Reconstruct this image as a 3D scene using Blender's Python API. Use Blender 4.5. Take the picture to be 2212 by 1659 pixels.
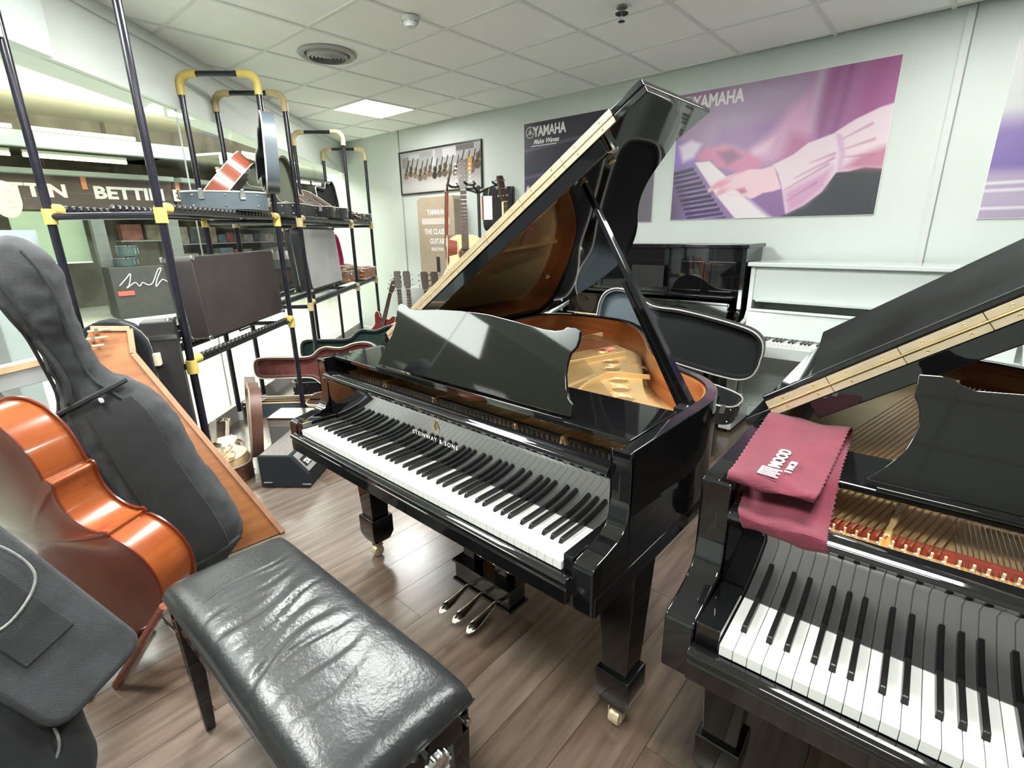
import bpy, math, random
import numpy as np
from mathutils import Vector, Matrix, noise
random.seed(7); rng = np.random.default_rng(7)
PI = math.pi
S = bpy.context.scene
C = S.collection
for o in list(bpy.data.objects): bpy.data.objects.remove(o)

# ------------------------------------------------------------ camera
cd = bpy.data.cameras.new('camera'); cam = bpy.data.objects.new('camera', cd); C.objects.link(cam)
cd.sensor_width = 36; cd.lens = 1082.3 * 36 / 2212; cd.clip_start = .02; cd.clip_end = 200
_r = Vector((0.75329654, 0.65752729, -0.01421941)); _d = Vector((0.18038481, -0.22735278, -0.95695979)); _f = Vector((-0.63245999, 0.71830953, -0.28987199))
m = Matrix((_r, -_d, -_f)).transposed().to_4x4(); m.translation = Vector((3.902, -1.884, 1.4292)); cam.matrix_world = m
S.camera = cam

# ------------------------------------------------------------ world, exposure
S.view_settings.view_transform = 'Standard'; S.view_settings.look = 'None'
S.view_settings.gamma = 1; S.view_settings.use_curve_mapping = False
S.view_settings.exposure = 1.32
w = bpy.data.worlds.new('world'); S.world = w; w.use_nodes = True
w.node_tree.nodes['Background'].inputs[0].default_value = (.9, .95, 1, 1)
w.node_tree.nodes['Background'].inputs[1].default_value = .15

def area(name, loc, rot, sx, sy, power, col=(1, 1, 1)):
    l = bpy.data.lights.new(name, 'AREA'); l.shape = 'RECTANGLE'; l.size = sx; l.size_y = sy; l.energy = power; l.color = col
    o = bpy.data.objects.new(name, l); C.objects.link(o); o.location = loc; o.rotation_euler = rot; return o
PANELS = [(-2, 2), (2, -1), (6, 2), (6, -1), (2, -4), (6, -4)]     # ceiling cells that hold a light panel
for i, j in PANELS:
    area('panel_light', (i*.6+.3, j*.6+.3, 2.635), (0, 0, 0), .56, .56, 7 if i == -2 else 3 if j == 2 else 21 if i == 6 else 36, (.98, 1, .985))
# the mall's own ceiling lights beyond the shop window
area('mall_light', (-3.2, -2.6, 3.6), (0, 0, math.radians(-43)), 5, 3, 190, (.98, 1, .96))
area('mall_light', (-6.0, 1.4, 3.5), (0, 0, math.radians(-20)), 4, 3, 180, (1, .99, .93))
# cove lamps of the mall, shining up onto its cream ceiling
area('cove_light', (-7.35, -1.6, 3.10), (PI, math.radians(-20), 0), .5, 7, 110, (1, .92, .72))
area('cove_light', (-8.6, 4.6, 3.10), (PI, math.radians(-25), math.radians(25)), .5, 6, 95, (1, .92, .72))

# ------------------------------------------------------------ materials
def mat(name, col, rough=.5, metal=0, coat=0, spec=.5, var=.0, vscale=8, bump=0, bscale=60, stretch=None, col2=None, sheen=0, detail=3, thr=None):
    M = bpy.data.materials.get(name)
    if M: return M
    M = bpy.data.materials.new(name); M.use_nodes = True; nt = M.node_tree; N = nt.nodes; L = nt.links
    b = N['Principled BSDF']
    b.inputs['Roughness'].default_value = rough; b.inputs['Metallic'].default_value = metal
    b.inputs['Coat Weight'].default_value = coat; b.inputs['Coat Roughness'].default_value = .03
    b.inputs['Specular IOR Level'].default_value = spec; b.inputs['Sheen Weight'].default_value = sheen
    tc = N.new('ShaderNodeTexCoord'); mp = N.new('ShaderNodeMapping'); L.new(tc.outputs['Object'], mp.inputs[0])
    if stretch: mp.inputs['Scale'].default_value = stretch
    n = N.new('ShaderNodeTexNoise'); n.inputs['Scale'].default_value = vscale; n.inputs['Detail'].default_value = detail; L.new(mp.outputs[0], n.inputs['Vector'])
    r = N.new('ShaderNodeValToRGB'); L.new(n.outputs[0], r.inputs[0])
    c = np.array(col); c2 = np.array(col2) if col2 is not None else c*(1+var); c1 = c if col2 is not None else c*(1-var)
    lo, hi = thr if thr else (.35, .65)
    r.color_ramp.elements[0].position = lo; r.color_ramp.elements[1].position = hi
    r.color_ramp.elements[0].color = (*np.clip(c1, 0, 1), 1); r.color_ramp.elements[1].color = (*np.clip(c2, 0, 1), 1)
    L.new(r.outputs[0], b.inputs['Base Color'])
    if bump:
        n2 = N.new('ShaderNodeTexNoise'); n2.inputs['Scale'].default_value = bscale; n2.inputs['Detail'].default_value = 4; L.new(mp.outputs[0], n2.inputs['Vector'])
        bp = N.new('ShaderNodeBump'); bp.inputs['Strength'].default_value = bump; bp.inputs['Distance'].default_value = .01
        L.new(n2.outputs[0], bp.inputs['Height']); L.new(bp.outputs[0], b.inputs['Normal'])
    return M
def emit(name, col, s):
    M = bpy.data.materials.new(name); M.use_nodes = True; nt = M.node_tree; nt.nodes.clear()
    o = nt.nodes.new('ShaderNodeOutputMaterial'); e = nt.nodes.new('ShaderNodeEmission'); e.inputs[0].default_value = (*col, 1); e.inputs[1].default_value = s
    nt.links.new(e.outputs[0], o.inputs[0]); return M
def vcmat(name, rough=.4):
    M = bpy.data.materials.get(name)
    if M: return M
    M = bpy.data.materials.new(name); M.use_nodes = True; nt = M.node_tree
    a = nt.nodes.new('ShaderNodeAttribute'); a.attribute_name = 'print'; b = nt.nodes['Principled BSDF']
    mu = nt.nodes.new('ShaderNodeMix'); mu.data_type = 'RGBA'; mu.blend_type = 'MULTIPLY'; mu.inputs[0].default_value = 1; nt.links.new(a.outputs['Color'], mu.inputs[6]); mu.inputs[7].default_value = (.78, .78, .78, 1); nt.links.new(mu.outputs[2], b.inputs['Base Color']); b.inputs['Roughness'].default_value = rough; return M
def glassmat():
    M = bpy.data.materials.new('window_glass'); M.use_nodes = True; nt = M.node_tree; nt.nodes.clear()
    o = nt.nodes.new('ShaderNodeOutputMaterial'); mx = nt.nodes.new('ShaderNodeMixShader'); t = nt.nodes.new('ShaderNodeBsdfTransparent'); g = nt.nodes.new('ShaderNodeBsdfGlossy')
    lw = nt.nodes.new('ShaderNodeLayerWeight'); f1 = nt.nodes.new('ShaderNodeMath'); f1.operation = 'POWER'; f1.inputs[1].default_value = 4.5
    f = nt.nodes.new('ShaderNodeMath'); f.operation = 'MULTIPLY_ADD'; f.inputs[1].default_value = .3; f.inputs[2].default_value = .02; nt.links.new(lw.outputs['Facing'], f1.inputs[0]); nt.links.new(f1.outputs[0], f.inputs[0]); t.inputs[0].default_value = (.96, .985, .975, 1); g.inputs['Roughness'].default_value = .01
    nt.links.new(f.outputs[0], mx.inputs[0]); nt.links.new(t.outputs[0], mx.inputs[1]); nt.links.new(g.outputs[0], mx.inputs[2]); nt.links.new(mx.outputs[0], o.inputs[0]); return M

BLK = mat('black_lacquer', (.0045, .0045, .005), .04, coat=.0, spec=.5)
BLK.node_tree.nodes['Principled BSDF'].inputs['IOR'].default_value = 1.7
FLAPM = mat('dark_reflection_face', (.006, .008, .007), .5, spec=.08, var=.5, vscale=5)  # gloss lid given a dull black that paints in its dark reflection
BLK2 = mat('satin_black', (.012, .012, .013), .35, var=.2)
WHT = mat('white_lacquer', (.53, .58, .55), .12, var=.01)
KEYW = mat('white_key_plastic', (.68, .685, .645), .18, var=.015)
KEYB = mat('ebony_key', (.012, .011, .011), .3, var=.2)
BRASS = mat('brass', (.86, .66, .36), .28, 1, var=.08, vscale=30)
BRASSP = mat('pale_brass', (.62, .52, .35), .42, .45, var=.07, vscale=25)
PEDAL = mat('polished_pale_brass', (.80, .74, .60), .1, 1, var=.03)
CHROME = mat('chrome', (.82, .82, .82), .12, 1, var=.03)
GOLD = mat('gold_plate_paint', (.68, .47, .21), .33, .55, var=.05, vscale=12)
RIMW = mat('rim_veneer', (.33, .095, .03), .28, coat=.4, col2=(.46, .15, .045), vscale=5, stretch=(1, 1, 14))
RIMD = mat('dark_rim_veneer', (.085, .03, .018), .25, coat=.4, col2=(.13, .05, .028), vscale=5, stretch=(1, 1, 14))
SBOARD = mat('spruce_soundboard', (.55, .33, .13), .4, col2=(.66, .42, .18), vscale=6, stretch=(18, 1, 1))
STEEL = mat('steel_string', (.62, .55, .46), .3, 1, var=.1)
COPPER = mat('copper_string', (.55, .30, .13), .35, 1, var=.1)
FELTR = mat('red_felt', (.55, .05, .04), .9, var=.15, vscale=60, bump=.3)
FELTP = mat('pink_felt', (.75, .30, .22), .9, var=.15, vscale=60)
WALL = mat('wall_paint', (.50, .548, .508), .6, var=.012, vscale=3, bump=.03, bscale=220)
FASC = mat('fascia_paint', (.66, .70, .66), .55, var=.02, vscale=2)
CEIL = mat('ceiling_tile_face', (.90, .92, .885), .85, var=.035, vscale=1.3, bump=.08, bscale=300)
GRID = mat('ceiling_grid_metal', (.74, .76, .73), .5, var=.02)
DARK = mat('dark_gap', (.02, .02, .02), .8, var=.2)
TRIM = mat('trim_white', (.50, .53, .50), .5, var=.01)
LEATH = mat('black_leather', (.018, .0195, .02), .33, var=.15, vscale=7, bump=.12, bscale=110)
NYLON = mat('black_nylon', (.017, .0195, .021), .75, var=.35, vscale=14, bump=.5, bscale=420, sheen=.12)
NYLON2 = mat('dark_nylon', (.009, .0105, .0115), .8, var=.3, vscale=14, bump=.4, bscale=420, sheen=.04)
CARPET = mat('black_carpet', (.012, .016, .021), .95, var=.3, vscale=200, bump=.7, bscale=500)
GRILLE = mat('grey_metal_grille', (.28, .275, .26), .5, .3, var=.1, vscale=300, bump=.5, bscale=700)
VIN = mat('black_vinyl', (.018, .017, .018), .42, var=.15, bump=.35, bscale=350)
VINB = mat('brown_black_vinyl', (.03, .022, .022), .4, var=.15, bump=.35, bscale=350)
VING = mat('blue_grey_case', (.065, .082, .094), .36, var=.12, vscale=5, bump=.1, bscale=300)
VINBR = mat('brown_case', (.10, .045, .03), .4, var=.15, bump=.2, bscale=300)
BEIGE = mat('beige_case', (.33, .25, .185), .5, var=.08, vscale=4)
PIPING = mat('silver_piping', (.62, .60, .55), .4, .3, var=.05)
PLG = mat('green_plush', (.06, .075, .035), .95, var=.2, vscale=30, bump=.4, bscale=300, sheen=.3)
PLR = mat('dark_red_plush', (.15, .035, .03), .95, var=.2, vscale=30, bump=.4, bscale=300, sheen=.3)
PLP = mat('pink_plush', (.75, .05, .28), .95, var=.15, vscale=30, bump=.4, bscale=300)
PLK = mat('black_plush', (.012, .013, .014), .95, var=.2, vscale=30, bump=.4, bscale=300)
PLD = mat('dark_green_plush', (.012, .03, .025), .95, var=.2, vscale=30, bump=.4, bscale=300)
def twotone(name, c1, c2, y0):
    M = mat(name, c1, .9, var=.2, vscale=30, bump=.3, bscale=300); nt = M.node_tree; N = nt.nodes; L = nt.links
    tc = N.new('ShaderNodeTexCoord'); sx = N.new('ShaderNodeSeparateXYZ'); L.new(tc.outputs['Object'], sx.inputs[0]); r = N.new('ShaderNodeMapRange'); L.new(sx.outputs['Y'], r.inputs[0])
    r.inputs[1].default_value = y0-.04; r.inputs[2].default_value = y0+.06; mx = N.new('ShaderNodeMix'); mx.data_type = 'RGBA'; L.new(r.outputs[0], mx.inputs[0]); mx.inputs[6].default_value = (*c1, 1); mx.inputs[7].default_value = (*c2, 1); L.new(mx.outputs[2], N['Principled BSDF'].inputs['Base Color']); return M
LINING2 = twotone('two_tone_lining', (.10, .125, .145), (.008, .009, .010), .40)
PIPE = mat('black_plastic_pipe', (.012, .011, .018), .22, var=.2, vscale=10)
YEL = mat('yellow_joint_plastic', (.60, .47, .12), .35, var=.08, vscale=20)
YELP = mat('pale_yellow_joint', (.52, .42, .22), .4, var=.08, vscale=20)
ROLL = mat('black_roller_plastic', (.014, .014, .015), .4, var=.2)
MAH = mat('mahogany', (.16, .045, .028), .16, coat=.5, col2=(.24, .075, .045), vscale=5, stretch=(16, 1, 16))
SPRUCE = mat('natural_spruce', (.72, .45, .20), .25, coat=.3, col2=(.80, .53, .26), vscale=6, stretch=(26, 1, 1))
ROSEW = mat('rosewood', (.045, .022, .014), .4, var=.3, vscale=20, stretch=(8, 1, 1))
MAPLE = mat('maple_neck', (.56, .33, .15), .3, var=.12, vscale=10)
BIND = mat('cream_binding', (.74, .66, .50), .4, var=.03)
SUNR = mat('cherry_red_gloss', (.16, .012, .010), .12, coat=.6, var=.3, vscale=4)
CELLO = mat('cello_varnish', (.19, .038, .010), .2, coat=.55, col2=(.33, .085, .02), vscale=2.6, stretch=(1, 1, 5), thr=(.3, .7))
CELLB = mat('cello_back_varnish', (.10, .016, .008), .25, coat=.5, col2=(.19, .034, .011), vscale=2.2, thr=(.3, .7))
BOARD = mat('orange_plywood', (.24, .085, .025), .4, col2=(.33, .13, .045), vscale=3, stretch=(1, 1, 9))
BOARDE = mat('plywood_edge', (.36, .19, .105), .5, var=.1, vscale=20)
LWOOD = mat('light_wood', (.72, .52, .30), .5, var=.1, vscale=12)
CLOTH = mat('crimson_suede', (.085, .007, .017), .9, col2=(.15, .014, .033), vscale=9, sheen=.12, bump=.35, bscale=260, thr=(.3, .75))
WHITEP = mat('white_print', (.72, .71, .69), .6, var=.02)
PEARL = mat('brass_letter_inlay', (.80, .78, .72), .4, .2, var=.04)
GREY = mat('grey_plastic', (.22, .22, .21), .5, var=.05)
LGREY = mat('light_grey_panel', (.42, .43, .43), .5, var=.05)
CORD = mat('grey_cord', (.20, .205, .19), .8, var=.2, vscale=60)
PANEL = emit('light_panel_diffuser', (1, .985, .95), 7.5)
TUBE = emit('fluorescent_tube', (1, .86, .55), 5.0)
GLASS = glassmat()

# ------------------------------------------------------------ mesh helpers
class MB:
    def __init__(s): s.v = []; s.f = []
    def add(s, vs, fs):
        b = len(s.v); s.v += [tuple(x) for x in vs]; s.f += [tuple(b+i for i in f) for f in fs]; return s
    def box(s, x0, x1, y0, y1, z0, z1, M=None):
        vs = [(x, y, z) for x in (x0, x1) for y in (y0, y1) for z in (z0, z1)]
        if M is not None: vs = [M @ Vector(v) for v in vs]
        return s.add(vs, [(0, 1, 3, 2), (4, 6, 7, 5), (0, 4, 5, 1), (2, 3, 7, 6), (0, 2, 6, 4), (1, 5, 7, 3)])
    def cbox(s, c, sz, R=None):
        M = Matrix.Translation(c) @ (R.to_4x4() if R is not None else Matrix.Identity(4))
        a, b, d = [q/2 for q in sz]; return s.box(-a, a, -b, b, -d, d, M)
    def prism(s, pts, h0, h1, fn):
        "pts 2-D outline, fn(a,b,h)->3-D"
        pts = [(q[0], q[1]) for q in pts]; n = len(pts); vs = [fn(a, b, h0) for a, b in pts] + [fn(a, b, h1) for a, b in pts]
        fs = [tuple(range(n))[::-1], tuple(range(n, 2*n))] + [(i, (i+1) % n, n+(i+1) % n, n+i) for i in range(n)]
        return s.add(vs, fs)
    def loft(s, rings, cap=True, closed=True):
        n = len(rings[0]); vs = [p for r in rings for p in r]; fs = []
        for k in range(len(rings)-1):
            for i in range(n if closed else n-1):
                j = (i+1) % n; fs.append((k*n+i, k*n+j, (k+1)*n+j, (k+1)*n+i))
        if cap and closed: fs += [tuple(range(n))[::-1], tuple(range((len(rings)-1)*n, len(rings)*n))]
        return s.add(vs, fs)
    def tube(s, pts, r, n=8, cap=True):
        pts = [Vector(p) for p in pts]; rs = r if isinstance(r, (list, tuple)) else [r]*len(pts); rings = []; up = None
        for i, p in enumerate(pts):
            t = (pts[min(i+1, len(pts)-1)] - pts[max(i-1, 0)]).normalized()
            if up is None: up = t.orthogonal().normalized()
            up = (up - t*up.dot(t)).normalized(); sd = t.cross(up)
            rings.append([p + (up*math.cos(2*PI*k/n) + sd*math.sin(2*PI*k/n))*rs[i] for k in range(n)])
        return s.loft(rings, cap)
    def lathe(s, prof, c=(0, 0, 0), n=20, R=None):
        c = Vector(c); rings = []
        for r, z in prof:
            rg = [Vector((r*math.cos(2*PI*k/n), r*math.sin(2*PI*k/n), z)) for k in range(n)]
            if R is not None: rg = [R @ q for q in rg]
            rings.append([c+q for q in rg])
        return s.loft(rings)
    def grid(s, fn, nu, nv):
        vs = [fn(i/nu, j/nv) for i in range(nu+1) for j in range(nv+1)]
        fs = [(i*(nv+1)+j, (i+1)*(nv+1)+j, (i+1)*(nv+1)+j+1, i*(nv+1)+j+1) for i in range(nu) for j in range(nv)]
        return s.add(vs, fs)
    def mesh(s, name, m, smooth=False):
        me = bpy.data.meshes.new(name); me.from_pydata(s.v, [], s.f); me.update()
        if m: me.materials.append(m)
        if smooth: me.polygons.foreach_set('use_smooth', [True]*len(me.polygons))
        return me
    def build(s, name, m, parent=None, smooth=False, bevel=0, seg=2, sub=0, label=None, cat=None, group=None, kind=None, solid=0, ang=35):
        me = s.mesh(name, m, smooth or bevel > 0 or sub > 0)
        o = bpy.data.objects.new(name, me); C.objects.link(o); o.parent = parent
        if solid: q = o.modifiers.new('t', 'SOLIDIFY'); q.thickness = solid; q.offset = 0
        if bevel: q = o.modifiers.new('b', 'BEVEL'); q.width = bevel; q.segments = seg; q.limit_method = 'ANGLE'; q.angle_limit = math.radians(ang); q.harden_normals = True
        elif smooth and not sub:
            try: me.set_sharp_from_angle(angle=math.radians(40))
            except Exception: pass
        if sub: q = o.modifiers.new('s', 'SUBSURF'); q.levels = sub; q.render_levels = sub
        tag(o, label, cat, group, kind); return o
def tag(o, label=None, cat=None, group=None, kind=None):
    if label: o['label'] = label
    if cat: o['category'] = cat
    if group: o['group'] = group
    if kind: o['kind'] = kind
    return o
def thing(name, label, cat, loc=(0, 0, 0), rz=0, group=None, mw=None):
    o = bpy.data.objects.new(name, None); o.empty_display_size = .1; C.objects.link(o)
    if mw is not None: o.matrix_world = mw
    else: o.location = loc; o.rotation_euler = (0, 0, rz)
    return tag(o, label, cat, group)
def copy_obj(o, parent, loc=None):
    c = o.copy(); C.objects.link(c); c.parent = parent
    if loc is not None: c.location = loc
    return c
def basis(o, x, y, z):
    "matrix with origin o and the given axis vectors"
    M = Matrix((Vector(x).normalized(), Vector(y).normalized(), Vector(z).normalized())).transposed().to_4x4(); M.translation = Vector(o); return M
def frame(o, up, face):
    "z axis = up, y axis = -face (so local -y looks along face)"
    z = Vector(up).normalized(); f = Vector(face); y = -(f - z*f.dot(z)).normalized(); x = y.cross(z); return basis(o, x, y, z)
def catmull(P, k=6, closed=True):
    P = [Vector((*p, 0)) if len(p) == 2 else Vector(p) for p in P]; n = len(P); out = []
    for i in range(n if closed else n-1):
        g = lambda q: P[q % n] if closed else P[max(0, min(n-1, q))]
        a, b, c, d = g(i-1), g(i), g(i+1), g(i+2)
        for j in range(k):
            t = j/k; out.append(.5*((2*b) + (c-a)*t + (2*a-5*b+4*c-d)*t*t + (3*b-a-3*c+d)*t**3))
    if not closed: out.append(P[-1])
    return out
def inset(pts, d):
    "offset a 2-D closed outline inwards (counter-clockwise)"
    n = len(pts); out = []
    for i in range(n):
        a, b, c = Vector(pts[i-1]), Vector(pts[i]), Vector(pts[(i+1) % n])
        e1 = (b-a).normalized() if (b-a).length > 1e-9 else (c-b).normalized(); e2 = (c-b).normalized() if (c-b).length > 1e-9 else e1
        nn = Vector((-e1.y, e1.x)) + Vector((-e2.y, e2.x))
        if nn.length < 1e-6: nn = Vector((-e1.y, e1.x))
        nn.normalize(); k = max(.5, nn.dot(Vector((-e1.y, e1.x)))); out.append((b.x+nn.x*d/k, b.y+nn.y*d/k))
    return out
def text(name, s, size, m, parent, M, ext=.0006, sx=1, align='LEFT', shear=0, bold=0, space=1):
    cu = bpy.data.curves.new(name, 'FONT'); cu.body = s; cu.size = size; cu.extrude = ext; cu.align_x = align; cu.shear = shear; cu.offset = bold; cu.resolution_u = 3; cu.space_character = space
    t = bpy.data.objects.new(name, cu); C.objects.link(t); bpy.context.view_layer.update()
    me = bpy.data.meshes.new_from_object(t.evaluated_get(bpy.context.evaluated_depsgraph_get())); C.objects.unlink(t); bpy.data.objects.remove(t)
    for v in me.vertices: v.co.x *= sx
    me.transform(M); me.name = name; me.materials.clear(); me.materials.append(m)
    o = bpy.data.objects.new(name, me); C.objects.link(o); o.parent = parent; return o
# ------------------------------------------------------------ structure
U = Vector((-.683, .730, 0)).normalized(); Nn = Vector((.730, .683, 0)).normalized()
def SD(s, d, z=0): return U*s + Nn*d + Vector((0, 0, z))
RSD = basis((0, 0, 0), U, -Nn, (0, 0, 1))      # local x along the window wall, local y outwards
def sbox(mb, s0, s1, d0, d1, z0, z1): return mb.box(s0, s1, -d1, -d0, z0, z1, RSD)
wall_y = lambda x: 2.391 + .018*x
def WMx(x, z, off=0):                             # frame on the back wall: local x right, y up, z into the room
    return basis((x, wall_y(x)-off, z), (1, .018, 0), (0, 0, 1), (.018, -1, 0))
floor = MB().box(-3.3, 6.7, -4.3, 2.6, -.06, -.012).build('floor', DARK, kind='structure')
PLK_M = [mat('vinyl_plank_%s' % n, c, .26, coat=.85, col2=c2, vscale=3.2, stretch=(9, .8, 1), detail=6, bump=.05, bscale=40, thr=(.3, .7)) for n, c, c2 in
         (('umber', (.080, .056, .040), (.175, .130, .098)), ('taupe', (.098, .072, .053), (.20, .152, .118)), ('brown', (.074, .050, .035), (.158, .112, .082)), ('grey', (.104, .08, .064), (.195, .158, .13)))]
for m_ in PLK_M: m_.node_tree.nodes['Principled BSDF'].inputs['Coat Roughness'].default_value = .2
pm = {}
for k in range(-23, 31):
    x0 = 2.565 - .18*k; off = rng.uniform(0, 1.22)
    if k == 0: off = (-.92+4.3) % 1.22
    y = -4.3 - 1.22 + off
    while y < 2.4:
        a, b = max(y, -4.3), min(y+1.22, 2.38)
        if b-a > .03 and Vector((x0-.09, (a+b)/2, 0)).dot(Nn) > -1.05 and b > -2.9:
            if b > 0 and x0 > 4.3: y += 1.22; continue
            key = (round(b-a, 3), int(rng.integers(4)))
            if key not in pm: pm[key] = MB().box(-.0892, .0892, .0008, b-a-.0008, -.012, 0).mesh('plank', PLK_M[key[1]])
            o = bpy.data.objects.new('plank', pm[key]); C.objects.link(o); o.parent = floor; o.location = (x0-.09, a, 0)
        y += 1.22
# back wall with its joints
wb = MB().box(-3.4, 6.8, 0, .15, 0, 2.75, basis((0, 2.391, 0), (1, .018, 0), (-.018, 1, 0), (0, 0, 1))).build('wall_back', WALL, kind='structure')
for i, x in enumerate((-1.665, 3.70)):
    M = WMx(x, 0)
    MB().box(-.035 if i else -.012, .004, 0, 2.65, 0, .012, M).build('trim_%d' % (i+1), TRIM, kind='structure')
    MB().box(.004, .012, 0, 2.65, 0, .004, M).build('trim_%d' % (i+3), mat('joint_grey', (.25, .27, .25), .7, var=.05), kind='structure')
MB().box(-3.0, 6.6, 0, .09, 0, .012, WMx(0, 0)).build('baseboard_back', TRIM, kind='structure')
MB().box(6.6, 6.7, -4.3, 2.6, 0, 2.7).build('wall_right', WALL, kind='structure')
MB().box(2.6, 6.7, -4.4, -4.3, 0, 2.7).build('wall_front', WALL, kind='structure')
# left window wall: fascia beam, crown, sill, panes
fa = MB(); sbox(fa, -1.22, 3.75, -.80, -.56, 2.265, 2.66); fa.build('wall_left', FASC, kind='structure')
fb = MB(); sbox(fb, -4.6, -1.22, -.95, -.52, 2.26, 2.66); fb.build('wall_left_beam', mat('beam_white', (.60, .66, .63), .5, var=.02), kind='structure')
cr = MB(); sbox(cr, -1.22, 3.75, -.56, -.545, 2.585, 2.66); cr.build('trim_5', FASC, kind='structure')
sl = MB(); sbox(sl, -4.6, 3.75, -.66, -.54, 0, .13); sl.build('trim_6', mat('sill_grey', (.45, .44, .42), .4, var=.03), kind='structure')
win = thing('window_1', None, None); win['kind'] = 'structure'
for k, (a, b) in enumerate(((-4.6, -2.2), (-2.2, -.13), (-.13, 1.87), (1.87, 3.7))):
    g = MB(); sbox(g, a+.004, b-.004, -.605, -.595, .13, 2.265); g.build('pane', GLASS, win)
    q = MB(); sbox(q, a-.002, a+.002, -.605, -.595, .13, 2.265); q.build('pane_seal', TRIM, win)
# ceiling: tiles laid into a metal grid
def xclip(y, d=-.74): return (d-Nn.y*y)/Nn.x
def yclip(x, d=-.74): return (d-Nn.x*x)/Nn.y
ceil = MB().prism([(6.8, -4.5), (6.8, 2.6), (xclip(2.6), 2.6), (xclip(-4.5), -4.5)], 2.70, 2.76, lambda a, b, h: (a, b, h)).build('ceiling', DARK, kind='structure')
tile_me = MB().box(.012, .588, .012, .588, 2.656, 2.675).mesh('ceiling_tile', CEIL)
gx = MB()
vis = {}
for i in range(-6, 11):
    for j in range(-8, 4):
        c = Vector((i*.6+.3, j*.6+.3, 0))
        if c.dot(Nn) < -.92 or (i, j) in PANELS: continue
        if i >= 7 or j <= -4: tile = None
        if j == 3:
            me = MB().box(.012, .588, .012, min(.588, wall_y(i*.6+.3)-1.8-.004), 2.656, 2.675).mesh('ceiling_tile', CEIL)
        else: me = tile_me
        o = bpy.data.objects.new('ceiling_tile', me); C.objects.link(o); o.parent = ceil; o.location = (i*.6, j*.6, 0)
for i in range(-6, 12):
    y0 = max(-4.4, yclip(i*.6))
    if y0 < 2.3: gx.box(i*.6-.012, i*.6+.012, y0, 2.5, 2.650, 2.66)
for j in range(-8, 5): gx.box(max(-4.2, xclip(j*.6)), 6.7, j*.6-.012, j*.6+.012, 2.6495, 2.6597)
gx.build('ceiling_grid', GRID, ceil)
for i, j in PANELS:
    t = thing('light_panel', 'square white LED panel glowing in the ceiling above the guitar wall' if (i, j) == (-2, 2) else 'square LED ceiling panel overhead, beyond the picture edge', 'ceiling light', (i*.6+.3, j*.6+.3, 2.65), group=None if (i, j) == (-2, 2) else 'ceiling panels overhead')
    MB().box(-.285, .285, -.285, .285, -.003, .004).build('diffuser', PANEL, t)
    f = MB()
    for a, b, c_, d in ((-.3, -.285, -.3, .3), (.285, .3, -.3, .3), (-.285, .285, -.3, -.285), (-.285, .285, .285, .3)): f.box(a, b, c_, d, -.004, .02)
    f.build('frame', GRID, t)
# air diffuser, smoke detector, sprinkler
t = thing('air_diffuser', 'round grey ceiling air vent with concentric rings', 'vent', (.265, .327, 2.65))
MB().lathe([(.195, .004), (.2, -.004), (.185, -.016), (.155, -.01), (.15, .0)], n=40).build('flange', mat('vent_grey', (.40, .40, .39), .5, var=.05), t, smooth=True)
MB().lathe([(.15, .002), (.15, 0), (0.001, -.0005)], n=40).build('duct_throat', DARK, t)
for k, r in enumerate((.14, .115, .09, .065, .04)):
    MB().lathe([(r, -.004), (r-.004, -.022), (r-.016, -.03), (r-.014, -.026), (r-.002, -.006)], n=36).build('ring', mat('vent_grey', (.3, .3, .3), .5), t, smooth=True)
MB().lathe([(.02, -.006), (.022, -.024), (.0, -.03)], n=20).build('hub', mat('vent_grey', (.3, .3, .3), .5), t, smooth=True)
t = thing('smoke_detector', 'white round smoke detector on the ceiling', 'smoke detector', (1.19, .335, 2.65))
MB().lathe([(.055, 0), (.055, -.012), (.05, -.02), (.046, -.02)], n=28).build('base', WHT, t, smooth=True)
MB().lathe([(.044, -.02), (.044, -.03), (.038, -.036), (.028, -.048), (.001, -.052)], n=28).build('sensor_head', WHT, t, smooth=True)
v = MB()
for k in range(10): v.cbox((.0435*math.cos(k*.628), .0435*math.sin(k*.628), -.027), (.004, .018, .005), Matrix.Rotation(k*.628, 3, 'Z'))
v.build('slots', GREY, t)
t = thing('sprinkler', 'small dark fire sprinkler hanging from the ceiling', 'sprinkler', (2.18, 1.07, 2.65))
MB().lathe([(.03, 0), (.032, -.006), (.02, -.012)], n=20).build('escutcheon', GREY, t, smooth=True)
MB().lathe([(.02, -.026), (.038, -.032), (.036, -.036), (.012, -.034)], n=20).build('shroud', BLK2, t, smooth=True)
MB().tube([(0, 0, -.01), (0, 0, -.07)], .006).build('stem', CHROME, t, smooth=True)
MB().lathe([(.018, -.07), (.02, -.073), (.003, -.075)], n=14).build('deflector', BLK2, t, smooth=True)

# ------------------------------------------------------------ the mall beyond the glass
mf = MB(); mf.add([SD(-7, -.68, .003), SD(9, -.68, .003), SD(9, -14, .003), SD(-7, -14, .003)], [(3, 2, 1, 0)])
mf.build('floor_mall', mat('mall_floor_tile', (.66, .70, .58), .22, col2=(.74, .77, .66), vscale=.8), kind='structure')
mc = MB(); mc.add([SD(-7, -.8, 3.75), SD(9, -.8, 3.75), SD(9, -15, 3.75), SD(-7, -15, 3.75)], [(0, 1, 2, 3)])
mc.build('ceiling_mall', mat('mall_cream', (.40, .41, .33), .8, var=.03, vscale=1), kind='structure')
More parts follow.
